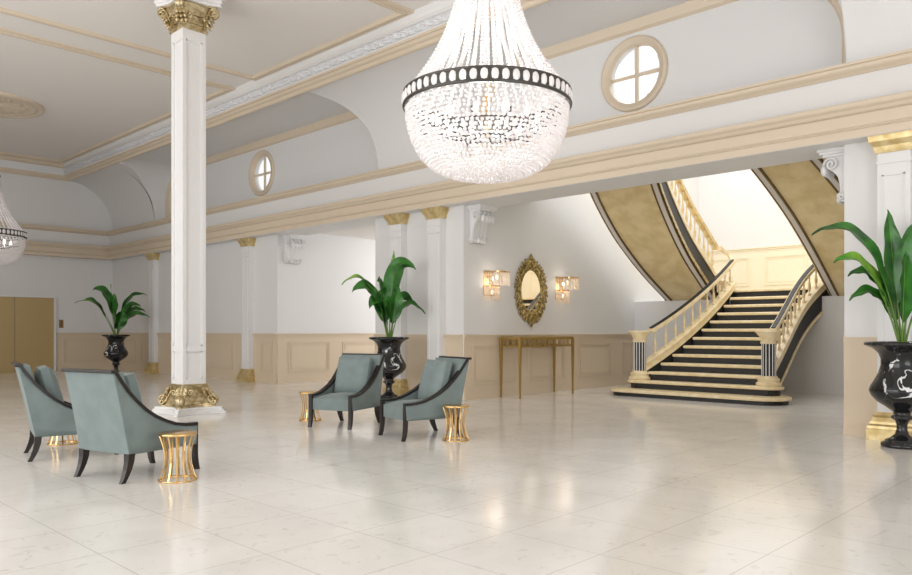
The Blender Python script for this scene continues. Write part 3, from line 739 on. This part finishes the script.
# ------------------------------------------------------------------ chandeliers
def ico(r):
    bm = bmesh.new(); bmesh.ops.create_icosphere(bm, subdivisions=1, radius=r)
    v = np.array([x.co[:] for x in bm.verts]); f = np.array([[q.index for q in p.verts] for p in bm.faces]); bm.free(); return v, f
IV, IF = ico(1.0)
def beads(name, pts, rad, m, parent):
    pts = np.array(pts); rad = np.array(rad) if hasattr(rad, '__len__') else np.full(len(pts), rad)
    v = (pts[:, None, :]+IV[None]*rad[:, None, None]).reshape(-1, 3)
    f = (IF[None]+(np.arange(len(pts))*len(IV))[:, None, None]).reshape(-1, 3)
    me = bpy.data.meshes.new(name); me.from_pydata(v.tolist(), [], f.tolist()); me.polygons.foreach_set('use_smooth', [True]*len(f)); me.materials.append(M[m]); me.update()
    o = bpy.data.objects.new(name, me); C.objects.link(o); o.parent = parent; return o
def chandelier(loc, label, power):
    """origin on the ceiling above the chandelier; heights below are world heights"""
    t = thing('chandelier', label, 'chandelier', (loc[0], loc[1], 0), 0, 'beaded basket chandeliers')
    R = .745; ZBd = 3.255; hb = .13
    rb = random.Random(3)
    # dark band with oval crystals
    mb = MB(); n = 96
    for z0, z1 in ((ZBd-hb/2, ZBd-hb/2+.026), (ZBd+hb/2-.024, ZBd+hb/2)):
        pr = [(R-.01, z0), (R+.012, z0), (R+.016, (z0+z1)/2), (R+.012, z1), (R-.01, z1)]
        mb.grid([[(r*math.cos(2*PI*k/n), r*math.sin(2*PI*k/n), z) for k in range(n)] for r, z in pr], True, closeu=True, closev=True)
    for k in range(54):
        a = 2*PI*(k+.5)/54; mb.ribbon([(R*math.cos(a), R*math.sin(a), ZBd-hb/2+.01), (R*math.cos(a), R*math.sin(a), ZBd+hb/2-.01)], (-math.sin(a), math.cos(a), 0), .036, .012)
    mb.build('band', 'band', t)
    for k in range(54):
        a = 2*PI*k/54; rot = Matrix.Rotation(a, 3, 'Z'); e = MB(); e.ellipsoid(rot @ Vector((R+.010, 0, ZBd+.001)), (.014, .0315, .047), rot, 12, 8); e.build('oval_crystal', 'bead', t)
    # basket: strings of beads hanging between band and bottom; rows share one net
    rows = []; Zb = 2.57
    prof = []
    for i in range(41):
        u = i/40*PI/2
        r = R*.97*math.cos(u)**.62 if u < PI/2-.02 else .0
        z = ZBd-hb/2-(ZBd-hb/2-Zb)*math.sin(u)**1.0
        prof.append((r, z))
    # arc-length resample
    L_ = [0]
    for p, q in zip(prof, prof[1:]): L_.append(L_[-1]+math.dist(p, q))
    tot = L_[-1]; step = .037; NRW = int(tot/step)
    def at(s):
        for i in range(40):
            if s <= L_[i+1]: 
                f = (s-L_[i])/(L_[i+1]-L_[i]+1e-9); return (prof[i][0]+(prof[i+1][0]-prof[i][0])*f, prof[i][1]+(prof[i+1][1]-prof[i][1])*f)
        return prof[-1]
    for j in range(NRW):
        r, z = at((j+.5)*step)
        if r < .07: continue
        nb = max(6, int(2*PI*r/.041)); off = .5*(j % 2)
        # gaps in the net partly reveal the ring inside
        pts = []; rd = []
        for k in range(nb):
            a = 2*PI*(k+off)/nb; jj = rb.uniform(-.004, .004)
            pts.append(((r+jj)*math.cos(a), (r+jj)*math.sin(a), z+rb.uniform(-.004, .004))); rd.append(.0185*rb.uniform(.8, 1.08))
        beads('bead_row', pts, rd, 'bead', t)
    MB().lathe([(0, Zb-.03), (.02, Zb-.02), (.035, Zb), (0, Zb+.01)], n=12).build('bottom_finial', 'bead', t)
    # upper strings from crown to band
    NS = 40; Rc = .23; Zc_ = 4.5
    for k in range(NS):
        a = 2*PI*(k+.5)/NS; pts = []; rd = []
        s = 0; m_ = 40
        for q in range(m_):
            u = q/(m_-1); z = Zc_-(Zc_-(ZBd+hb/2))*u
            r = Rc+(R-.03-Rc)*(.24*u+.76*u**2.5)
            pts.append((r*math.cos(a), r*math.sin(a), z)); rd.append(.0175 if k % 2 else .0215)
        beads('bead_strand', pts, rd, 'bead', t)
    # crown ring and dome above
    mb = MB(); mb.grid([[(r*math.cos(2*PI*k/48), r*math.sin(2*PI*k/48), z) for k in range(48)] for r, z in [(Rc-.02, Zc_-.02), (Rc+.02, Zc_-.02), (Rc+.03, Zc_), (Rc+.02, Zc_+.05), (Rc-.02, Zc_+.05)]], True, closeu=True, closev=True); mb.build('crown_ring', 'band', t)
    for k in range(20):
        a = 2*PI*k/20; pts = []
        for q in range(22):
            u = q/21; r = .05+(Rc-.05)*math.sin(u*PI/2); z = 5.38-(5.38-Zc_-.05)*u
            pts.append((r*math.cos(a), r*math.sin(a), z))
        beads('crown_strand', pts, .015, 'bead', t)
    MB().lathe([(.0, 5.36), (.17, 5.38), (.19, 5.40), (.17, 5.43), (.03, 5.46), (0, 5.47)], n=32).build('top_disc', 'iron', t)
    MB().tube([(0, 0, 2.95), (0, 0, ZC-.05)], .01, 8).build('rod', 'brass', t)
    MB().lathe([(0, ZC-.14), (.03, ZC-.13), (.06, ZC-.08), (.12, ZC-.05), (.12, ZC-.04), (0, ZC-.04)], n=24).build('ceiling_canopy', 'brass', t)
    # inner arms and bulbs
    mb = MB(); mb.tube([(.46*math.cos(2*PI*k/40), .46*math.sin(2*PI*k/40), 3.0) for k in range(40)], .008, 6, closed=True); mb.build('inner_ring', 'band', t)
    for k in range(12):
        a = 2*PI*k/12; c, s_ = math.cos(a), math.sin(a)
        arm = bpy.data.objects.new('arm', None)
        MB().tube([(.02*c, .02*s_, 2.98), (.2*c, .2*s_, 2.93), (.46*c, .46*s_, 3.0), (.62*c, .62*s_, 3.0), (.62*c, .62*s_, 3.04)], .007, 6).build('arm', 'iron', t)
        MB().ellipsoid((.46*c, .46*s_, 3.08), (.022, .022, .045)).build('bulb', 'bulb', t)
    for z, p in ((3.05, power), (3.7, power*.55)):
        d = bpy.data.lights.new('chandelier_light', 'POINT'); d.energy = p; d.shadow_soft_size = .16; d.color = (1, .99, .975)
        o = bpy.data.objects.new('chandelier_light', d); C.objects.link(o); o.location = (0, 0, z); o.parent = t
chandelier((5.081, 4.52), 'large lit crystal bead chandelier hanging nearest, top centre of the photo', 30)
chandelier((4.64, 18.43), 'far crystal bead chandelier cut by the left edge, below the ceiling medallion', 5)
# ceiling medallion
md = thing('ceiling_medallion', 'oval-looking tan plaster medallion with leaf relief on the ceiling at left', 'ceiling medallion', (4.72, 18.35, ZC))
mb = MB(); n = 160; rad = [i/36*1.0 for i in range(37)]
rows = []
for r in rad:
    row = []
    for k in range(n):
        a = 2*PI*k/n
        h = .02+.035*math.exp(-((r-.97)/.05)**2)+.03*math.exp(-((r-.82)/.03)**2)
        if r < .78 and r > .15: h += .03*max(0, math.cos(10*a+6*math.sin(r*9)))*max(0, math.sin(r*14))+.012*math.cos(30*a+20*r)
        if r >= 1: h = 0
        row.append((r*math.cos(a), r*math.sin(a), -h))
    rows.append(row)
mb.grid(rows, True, closev=True); mb.build('relief', 'tan', md)

# ------------------------------------------------------------------ armchairs
ARM = [(.365, .395), (.30, .395), (.22, .402), (.13, .42), (.04, .452), (-.06, .50), (-.15, .56), (-.235, .635), (-.31, .715), (-.37, .795), (-.425, .875)]
def rear_x(z): return -.30-.11*((z-.22)/.66)-.03*((z-.22)/.66)**2
def yw(z): return .315-.005*max(0, (z-.22)/.66)
def chair_proto():
    t = thing('armchair', 'x', 'armchair', (0, 0, 0), 0, 'teal upholstered armchairs')
    # side panels + back
    for s in (-1, 1):
        mb = MB(); P = []
        st_ = [(x, z) for x, z in ARM]
        rows = []
        NV = 7
        for (x, z) in st_:
            xb = x if x > -.29 else x
            row_o = []; row_i = []
            for k in range(NV):
                v = k/(NV-1); zz = .22+(z-.22)*v
                # lower points slide toward the foot of the back so that the panel fills the rear corner
                u = (.365-x)/(.365+.425); xl = .35+(rear_x(.22)-.35)*u
                xx = xl+(x-xl)*v
                row_o.append((xx, s*yw(zz), zz)); row_i.append((xx, s*(yw(zz)-.05), zz))
            rows.append(row_o+row_i[::-1])
        mb.grid(rows, True, closev=True); mb.add(rows[0], [tuple(range(len(rows[0])))]); mb.add(rows[-1], [tuple(range(len(rows[0])-1, -1, -1))])
        # rear fill between last station line and the rear edge
        mb.build('side_panel', 'fabric', t)
    mb = MB(); P = []
    for k in range(9):
        z = .22+(.872-.22)*k/8; xr = rear_x(z); P.append([(xr-.012, -yw(z), z), (xr-.012, yw(z), z), (xr+.09, yw(z)-.012, z), (xr+.09, -yw(z)+.012, z)])
    mb.grid(P, False, closev=True); mb.add(P[0], [(3, 2, 1, 0)]); mb.add(P[-1], [(0, 1, 2, 3)]); mb.build('back', 'fabric', t, .006)
    # seat
    mb = MB(); n = 14; top = []; 
    for i in range(n+1):
        row = []
        for j in range(n+1):
            x = -.27+(.352+.27)*i/n; y = -.265+.53*j/n; u = 2*i/n-1; v = 2*j/n-1
            row.append((x, y, .352+.055*(1-u**4)*(1-v**4)*(1 if u < .5 else 1)))
        top.append(row)
    mb.grid(top, True)
    for seq in ([r[0] for r in top], [r[-1] for r in top], top[0], top[-1]): mb.grid([[tuple(p) for p in seq], [(p[0], p[1], .215) for p in seq]], False)
    mb.add([(-.27, -.265, .215), (.352, -.265, .215), (.352, .265, .215), (-.27, .265, .215)], [(0, 1, 2, 3)])
    mb.build('seat', 'fabric', t)
    # back cushion
    mb = MB(); rot = Matrix.Rotation(-.27, 3, 'Y'); n = 12
    for s in (-1, 1):
        G_ = []
        for i in range(n+1):
            row = []
            for j in range(n+1):
                u = 2*i/n-1; v = 2*j/n-1; e = ((1-abs(u)**5)*(1-abs(v)**5))**.5
                q = rot @ Vector((s*(.035+.05*e), v*.235*(1-.02*abs(u)), u*.235)); row.append((q.x-.17, q.y, q.z+.62))
            G_.append(row)
        mb.grid(G_, True)
        if s < 0: A = G_
        else: B = G_
    for f in (lambda g: g[0], lambda g: g[-1], lambda g: [r[0] for r in g], lambda g: [r[-1] for r in g]): mb.grid([f(A), f(B)], True)
    mb.build('back_cushion', 'fabric', t)
    # wood trim
    for s in (-1, 1):
        mb = MB(); P = []
        for i, (x, z) in enumerate(ARM):
            a = Vector(ARM[max(i-1, 0)]); b_ = Vector(ARM[min(i+1, len(ARM)-1)]); d = (b_-a).normalized(); nn = Vector((-d.y, d.x))
            if nn.y < 0: nn = -nn
            if nn.x < 0 and nn.y < .3: nn = -nn if nn.x < -.8 else nn
            y0_, y1_ = s*(yw(z)+.006), s*(yw(z)-.056); e = .013
            P.append([(x-nn.x*e, y0_, z-nn.y*e), (x-nn.x*e, y1_, z-nn.y*e), (x+nn.x*e, y1_, z+nn.y*e), (x+nn.x*e, y0_, z+nn.y*e)])
        mb.grid(P, False, closev=True); mb.add(P[0], [(3, 2, 1, 0)]); mb.add(P[-1], [(0, 1, 2, 3)]); mb.build('arm_trim', 'wood', t)
    MB().box(-.47, -.405, -.322, .322, .865, .89).build('top_rail', 'wood', t, .005)
    # legs
    for s in (-1, 1):
        yc = s*.287; mb = MB()
        path = [(.352, yc, .408), (.352, yc, .3), (.352, yc, .2), (.355, yc, .12), (.365, yc, .05), (.38, yc, 0)]
        P = []
        for i, p in enumerate(path):
            h = (.02, .02, .02, .019, .018, .016)[i]; P.append([(p[0]-h, p[1]-h-.004, p[2]), (p[0]+h, p[1]-h-.004, p[2]), (p[0]+h, p[1]+h+.004, p[2]), (p[0]-h, p[1]+h+.004, p[2])])
        mb.grid(P, False, closev=True); mb.add(P[0], [(0, 1, 2, 3)]); mb.add(P[-1], [(3, 2, 1, 0)]); mb.build('leg', 'wood', t)
        path = [(-.285, yc, .225), (-.29, yc, .16), (-.305, yc, .1), (-.33, yc, .04), (-.352, yc, 0)]; P = []; mb = MB()
        for i, p in enumerate(path):
            h = (.03, .027, .024, .02, .018)[i]; P.append([(p[0]-h, p[1]-h, p[2]), (p[0]+h, p[1]-h, p[2]), (p[0]+h, p[1]+h, p[2]), (p[0]-h, p[1]+h, p[2])])
        mb.grid(P, False, closev=True); mb.add(P[0], [(0, 1, 2, 3)]); mb.add(P[-1], [(3, 2, 1, 0)]); mb.build('leg', 'wood', t)
    return t
R_ = math.radians
ch = chair_proto(); ch.location = (2.70, 6.33, 0); ch.rotation_euler = (0, 0, R_(14)); ch['label'] = 'teal armchair seen from behind, nearest the camera at left'
dup(ch, (2.66, 7.78, 0), R_(-13), 'teal armchair partly hidden at the far left, turned side-on')
dup(ch, (5.91, 7.64, 0), R_(200), 'teal armchair facing the camera, left one of the facing pair')
dup(ch, (5.89, 6.23, 0), R_(165), 'teal armchair right of the facing pair, in front of the mirror wall')

# ------------------------------------------------------------------ drum side tables
def drum():
    t = thing('side_table', 'x', 'side table', (0, 0, 0), 0, 'gold cage side tables')
    MB().lathe([(0, .36), (.14, .36), (.147, .363), (.149, .37), (.147, .38), (.14, .383), (0, .383)], n=40).build('tabletop', 'brass', t)
    MB().lathe([(.138, .0), (.149, .0), (.149, .012), (.138, .012), (.138, .0)], n=40, cap=False).build('base_ring', 'brass', t)
    for k in range(14):
        a = 2*PI*(k+.35)/14; P = []
        for q in range(11):
            u = q/10; z = .006+.358*u; r = .142-.042*math.sin(PI*u)**1.0+.0*u; P.append((r*math.cos(a), r*math.sin(a), z))
        MB().ribbon(P, (-math.sin(a), math.cos(a), 0), .014, .005).build('slat', 'brass', t)
    return t
dt = drum(); dt.location = (2.80, 5.80, 0); dt['label'] = 'gold slatted drum side table at the arm of the nearest armchair'
dup(dt, (2.85, 8.53, 0), .2, 'gold slatted drum side table mostly hidden between the two left armchairs')
dup(dt, (5.87, 8.36, 0), .4, 'gold slatted drum side table left of the facing armchair pair')
dup(dt, (5.92, 5.72, 0), .1, 'gold slatted drum side table right of the facing armchair pair')

# ------------------------------------------------------------------ urns and plants
UR = [(0, 0), (.19, 0), (.197, .02), (.19, .042), (.155, .055), (.155, .07), (.11, .09), (.065, .13), (.05, .18), (.05, .23), (.065, .27), (.1, .295), (.1, .315), (.075, .33), (.085, .36), (.15, .41), (.235, .465), (.285, .525), (.302, .575), (.29, .62), (.255, .68), (.215, .76), (.193, .84), (.193, .90), (.215, .96), (.265, 1.01), (.32, 1.035), (.347, 1.045), (.349, 1.065), (.335, 1.08), (.29, 1.08), (.22, 1.03), (0, 1.0)]
def urn(loc, label, rz):
    t = thing('urn_planter', label, 'planter', loc, rz, 'black marble urn planters')
    fn = MB(); fn.lathe(UR[:15], n=48, cap=False); fn.build('foot', 'urn', t)
    MB().lathe(UR[14:], n=48, cap=False).build('bowl', 'urn', t)
    return t
def leaf_mesh(mb, base, mid, tip, width, twist=0., fold=.25, start=.3):
    b0, m0, t0 = Vector(base), Vector(mid), Vector(tip)
    n = 22
    def bz(u): return b0*(1-u)**2+m0*2*u*(1-u)+t0*u*u
    rows = []
    for i in range(n+1):
        u = start+(1-start)*i/n; p = bz(u); d = (bz(min(1, u+.01))-bz(u-.01)).normalized()
        sd = d.cross(Vector((0, 0, 1)))
        if sd.length < .15: sd = d.cross(Vector((0, 1, .2)))
        sd.normalize(); up = sd.cross(d).normalized()
        if up.z < 0: up = -up
        ca, sa = math.cos(twist), math.sin(twist); s2 = sd*ca+up*sa; u2 = up*ca-sd*sa
        v = i/n; wd = width*(math.sin(PI*v**.75)**.8)*(1-.15*v)+.004
        if v > .93: wd *= (1-v)/.07*.9+.1
        row = []
        for j in range(-4, 5):
            q = j/4; wav = .012*math.sin(v*18+q*3)*abs(q)
            row.append(tuple(p+s2*q*wd/2+u2*(abs(q)**1.3*fold*wd/2+wav)))
        rows.append(row)
    o = mb.grid(rows, True)
    mb.grid([[tuple(Vector(p)-Vector((0, 0, .003))) for p in r] for r in rows], True)
    return bz
def plant(loc, leaves, label, view):
    """leaves: (base_u, mid(u,h), tip(u,h), depth, width, twist, light) with u to the right as seen by the camera"""
    t = thing('potted_plant', label, 'plant', loc, 0, 'broad-leaved plants in the urns')
    rt = Vector((math.sin(view), -math.cos(view), 0)); fw = Vector((math.cos(view), math.sin(view), 0))
    for (bu, mu, mh, tu, th, dp, wd, tw, lt, start) in leaves:
        start *= .72
        b_ = rt*bu*.5+fw*dp*.08; m_ = rt*mu+fw*dp*.6+Vector((0, 0, mh)); tp = rt*tu+fw*dp+Vector((0, 0, th))
        mb = MB(); bz = leaf_mesh(mb, b_, m_, tp, wd*1.35, tw, .28, start); lf = mb.build('leaf', 'leaflight' if lt else 'leaf', t)
        k = 8; MB().tube([tuple(bz(start*1.06*q/k)) for q in range(k+1)], [.013-.006*q/k for q in range(k+1)], 6).build('stem', 'stem', t)
        MB().tube([tuple(bz(start+(1-start)*q/14*.97)-Vector((0, 0, .001))) for q in range(15)], [.0055-.0045*q/14 for q in range(15)], 5).build('midrib', 'stem', lf)
    MB().lathe([(0, 0), (.21, 0), (.21, .015), (0, .025)], n=24).build('soil', 'soil', t)
    return t
def place(px, dep):
    u = (px-456)/755; a = R_(44); return (dep*(math.cos(a)+u*math.sin(a)), dep*(math.sin(a)-u*math.cos(a)))
def view_of(px): return R_(44)-math.atan((px-456)/755)
#        bu   mu    mh    tu    th   dp   wd  tw  light start
LV_M = [(-.02, -.35, 1.45, -.80, .93, -.15, .17, .3, 1, .34),
        (-.04, -.28, 1.25, -.62, .80, -.30, .20, .9, 0, .28),
        (-.02, -.18, .95, -.16, 1.10, .10, .24, 1.2, 0, .22),
        (.01, .03, .8, .08, 1.55, .05, .15, 1.3, 1, .35),
        (.03, -.02, 1.7, .46, 1.2, -.12, .25, .9, 0, .22),
        (-.03, -.2, 1.0, -.33, .52, -.25, .2, .8, 0, .2),
        (.06, .15, 1.05, .42, .62, .15, .19, .8, 0, .25),
        (.08, .22, .95, .62, .44, -.1, .16, .4, 0, .3),
        (.03, .12, .8, .16, .90, -.2, .2, 1.2, 0, .25),
        (.0, -.1, .7, -.1, .75, -.2, .2, 1.1, 0, .25)]
LV_R = [(-.03, -.25, 1.55, -.83, 1.18, -.12, .19, .5, 0, .3),
        (-.04, -.3, 1.15, -.61, .86, -.25, .17, .6, 1, .3),
        (.0, -.08, .9, -.13, 1.42, .05, .17, 1.25, 0, .35),
        (-.02, -.2, 1.0, -.49, .73, -.05, .15, .7, 0, .32),
        (-.04, -.2, .8, -.47, .47, -.15, .15, .6, 0, .35),
        (.03, .1, 1.2, .16, 1.25, -.1, .24, 1.2, 0, .22),
        (.03, .1, 1.6, .5, 1.05, -.1, .22, .8, 0, .28),
        (.0, .02, .7, .03, .95, -.25, .22, 1.2, 0, .25),
        (.05, .2, 1.0, .6, .6, .1, .17, .5, 0, .3),
        (-.02, -.12, .8, -.14, .85, .2, .18, 1.1, 0, .25)]
LV_L = [(-.02, -.4, 1.2, -.98, .86, .1, .14, .2, 1, .4),
        (-.04, -.5, 1.15, -.72, .93, -.2, .18, .5, 0, .35),
        (-.03, -.15, 1.5, -.55, 1.20, -.1, .22, .9, 0, .3),
        (-.01, -.12, .8, -.13, 1.38, .05, .16, 1.3, 1, .3),
        (-.0, -.12, .8, -.03, 1.12, -.25, .28, 1.2, 0, .15),
        (.02, .2, 1.35, .75, 1.10, .1, .15, .6, 0, .3),
        (.03, .25, 1.1, .6, .78, -.1, .17, .7, 0, .25),
        (.05, .3, .95, .72, .66, .1, .17, .6, 0, .3),
        (.06, .3, .85, .82, .50, -.1, .17, .6, 0, .25),
        (.02, .12, .6, .2, .62, -.2, .26, 1.1, 0, .2)]
for px, dep, lv, ul, pl_, rz in ((389, 13.05, LV_M, 'black marble urn on the floor in front of the middle pier', 'broad green leafy plant in the middle urn between the pilasters', 1.0),
                          (902, 7.75, LV_R, 'large black marble urn with white veins at the right edge', 'large glossy green leafy plant in the right-edge urn', .1),
                          (116, 19.9, LV_L, 'black marble urn near the far left corner wainscot', 'dark green leafy plant in the far left urn beside the elevator wall', 0.)):
    x, y = place(px, dep)
    urn((x, y, 0), ul, rz); plant((x, y, 1.035), lv, pl_, view_of(px))

# ------------------------------------------------------------------ console table
tb = thing('console_table', 'slim gold console table with circle fretwork apron under the mirror', 'console table', (0, 0, 0))
TX0, TX1, TY0, TY1, TH = 10.23, 11.80, 8.33, 8.76, 1.08
MB().box(TX0-.01, TX1+.01, TY0-.01, TY1+.01, TH-.025, TH).build('tabletop', 'satin', tb, .004)
for x in (TX0, TX1):
    for y in (TY0, TY1):
        MB().frustum(x, y, 0, TH-.02, .012, .012, .024, .024).build('leg', 'satin', tb)
for (p, q, fixed, ax) in ((TX0, TX1, TY0, 'x'), (TX0, TX1, TY1, 'x'), (TY0, TY1, TX0, 'y'), (TY0, TY1, TX1, 'y')):
    mb = MB(); z0, z1 = TH-.17, TH-.03; n = max(2, round((q-p)/.14)); wd = (q-p)/n
    def pt(u, z): return (u, fixed, z) if ax == 'x' else (fixed, u, z)
    if ax == 'x': mb.box(p, q, fixed-.01, fixed+.01, z0-.015, z0); mb.box(p, q, fixed-.01, fixed+.01, z1-.01, z1+.01)
    else: mb.box(fixed-.01, fixed+.01, p, q, z0-.015, z0); mb.box(fixed-.01, fixed+.01, p, q, z1-.01, z1+.01)
    for k in range(n):
        u0 = p+wd*k; c = u0+wd/2; zc = (z0+z1)/2
        mb.tube([pt(c+wd*.36*math.cos(2*PI*j/16), zc+(z1-z0)*.42*math.sin(2*PI*j/16)) for j in range(16)], 0.006, 5, closed=True)
        mb.tube([pt(u0, z0), pt(u0, z1)], .0045, 5)
        mb.tube([pt(u0, z0), pt(c-wd*.25, zc-.035)], .0045, 5); mb.tube([pt(u0, z1), pt(c-wd*.25, zc+.035)], .0045, 5)
        mb.tube([pt(u0+wd, z0), pt(c+wd*.25, zc-.035)], .0045, 5); mb.tube([pt(u0+wd, z1), pt(c+wd*.25, zc+.035)], .0045, 5)
    mb.build('fretwork_apron', 'satin', tb)

# ------------------------------------------------------------------ mirror
WYM = YS1-.02
mi = thing('wall_mirror', 'oval mirror in an ornate carved gilt frame above the gold console table', 'mirror', (11.17, WYM, 1.93))
a_, b2 = .315, .395
mb = MB(); n = 48; mb.add([(a_*math.cos(2*PI*k/n), -.02, b2*math.sin(2*PI*k/n)) for k in range(n)], [tuple(range(n))]); mb.add([(a_*math.cos(2*PI*k/n), -.004, b2*math.sin(2*PI*k/n)) for k in range(n)], [tuple(range(n-1, -1, -1))])
mb.grid([[(a_*math.cos(2*PI*k/n), y, b2*math.sin(2*PI*k/n)) for k in range(n)] for y in (-.02, -.004)], False, closev=True); mb.build('mirror_glass', 'mirror', mi)
fr = MB()
fr.tube([(a_*1.03*math.cos(2*PI*k/64), -.03, b2*1.03*math.sin(2*PI*k/64)) for k in range(64)], .02, 8, closed=True)
fr.tube([(a_*1.2*math.cos(2*PI*k/64), -.022, b2*1.18*math.sin(2*PI*k/64)) for k in range(64)], .03, 8, closed=True)
rm = random.Random(11)
def env(a):
    """outline half-extents of the carved frame by angle"""
    c, s = math.cos(a), math.sin(a)
    r = 1/math.sqrt((c/.47)**2+(s/(.60 if s > 0 else .60))**2)
    return r
def curl(x, z, r, st_, sgn, tk=.018):
    fr.tube([(x+sgn*r*(1-q/20)*math.cos(st_+q*.5*sgn), -.035-.01*math.sin(q*.3), z+r*(1-q/20)*math.sin(st_+q*.5*sgn)) for q in range(16)], [tk*(1-q/26) for q in range(16)], 6)
for k in range(44):
    a = 2*PI*k/44; R1 = env(a)
    for f, sz in ((.78, .05), (.95, .055)):
        rr = R1*f+rm.uniform(-.015, .02); x, z = rr*math.cos(a), rr*math.sin(a)
        rot = Matrix.Rotation(-a+PI/2+rm.uniform(-.6, .6), 3, 'Y')
        fr.ellipsoid((x, -.03, z), (sz*.42, .028, sz*rm.uniform(.7, 1.1)), rot, 8, 6)
for k in range(22):
    a = 2*PI*(k+.5)/22; R1 = env(a)*.9; curl(R1*math.cos(a), R1*math.sin(a), .055, a, 1 if math.cos(a) > 0 else -1, .013)
# crest and drop
for (x, z, r) in ((0, .62, .05), (.05, .56, .045), (-.05, .56, .045), (.11, .49, .05), (-.11, .49, .05), (0, .50, .06), (.17, .42, .045), (-.17, .42, .045),
                  (0, -.60, .05), (.06, -.55, .05), (-.06, -.55, .05), (.14, -.47, .07), (-.14, -.47, .07), (.24, -.40, .07), (-.24, -.40, .07), (0, -.48, .07), (.08, -.42, .06), (-.08, -.42, .06), (.3, -.3, .06), (-.3, -.3, .06)):
    fr.ellipsoid((x, -.035, z), (r*.7, .035, r), None, 8, 6); curl(x, z, r*1.2, PI/2, 1 if x >= 0 else -1, .014)
fr.ellipsoid((0, -.03, .66), (.022, .02, .05)); fr.ellipsoid((0, -.03, -.645), (.03, .02, .04))
fr.build('carved_frame', 'oldgold', mi)

# ------------------------------------------------------------------ sconces
def sconce(x, z, label):
    t = thing('wall_sconce', label, 'wall lamp', (x, WYM, z), 0, 'crystal wall sconces beside the mirror')
    MB().box(-.13, .13, -.02, 0, -.42, .02).build('back_plate', 'brass', t, .004)
    for (hw, dp, zt, zb_) in ((.16, .40, .0, -.24), (.13, .19, -.24, -.50)):
        path = []
        m_ = 9
        for k in range(m_): path.append((-hw, -.03-(dp-.03-hw*.4)*k/(m_-1)))
        for k in range(1, 8): a = PI-PI*k/8; path.append((hw*math.cos(a), -(dp-hw*.4)-hw*.4*math.sin(a)))
        for k in range(m_): path.append((hw, -(dp-hw*.4)+(dp-.03-hw*.4)*k/(m_-1)))
        for zz in (zt, zt-.012): pass
        MB().ribbon([(p[0], p[1], zt-.01) for p in path], (0, 0, 1), .022, .012).build('gold_band', 'brass', t)
        mb = MB(); L_ = 0; 
        pp = []
        for p, q in zip(path, path[1:]):
            d = math.dist(p, q); k = max(1, int(d/.021))
            for i in range(k): pp.append((p[0]+(q[0]-p[0])*i/k, p[1]+(q[1]-p[1])*i/k))
        for i, p in enumerate(pp):
            zz = zt-.02; hz = (zt-.02-zb_)
            nseg = 3
            for s_ in range(nseg):
                za = zz-hz*s_/nseg-.003; zb2 = zz-hz*(s_+1)/nseg+.003 - (.015*(i % 2) if s_ == nseg-1 else 0)
                mb.tube([(p[0], p[1], za), (p[0], p[1], (za+zb2)/2), (p[0], p[1], zb2)], [.006, .0095, .004], 5, smooth=False)
        mb.build('crystal_rods', 'rod', t)
    for q, (zz, dy) in enumerate(((-.10, -.2), (-.12, -.1), (-.36, -.09))): MB().ellipsoid((0, dy, zz), (.022, .022, .04)).build('bulb', 'sconcebulb', t)
    d = bpy.data.lights.new('sconce_light', 'POINT'); d.energy = 3; d.color = (1, .92, .82); d.shadow_soft_size = .13
    o = bpy.data.objects.new('sconce_light', d); C.objects.link(o); o.location = (0, -.16, -.18); o.parent = t
sconce(9.99, 2.22, 'lit crystal wall sconce on the left of the oval mirror')
sconce(12.08, 2.22, 'lit crystal wall sconce on the right of the oval mirror')
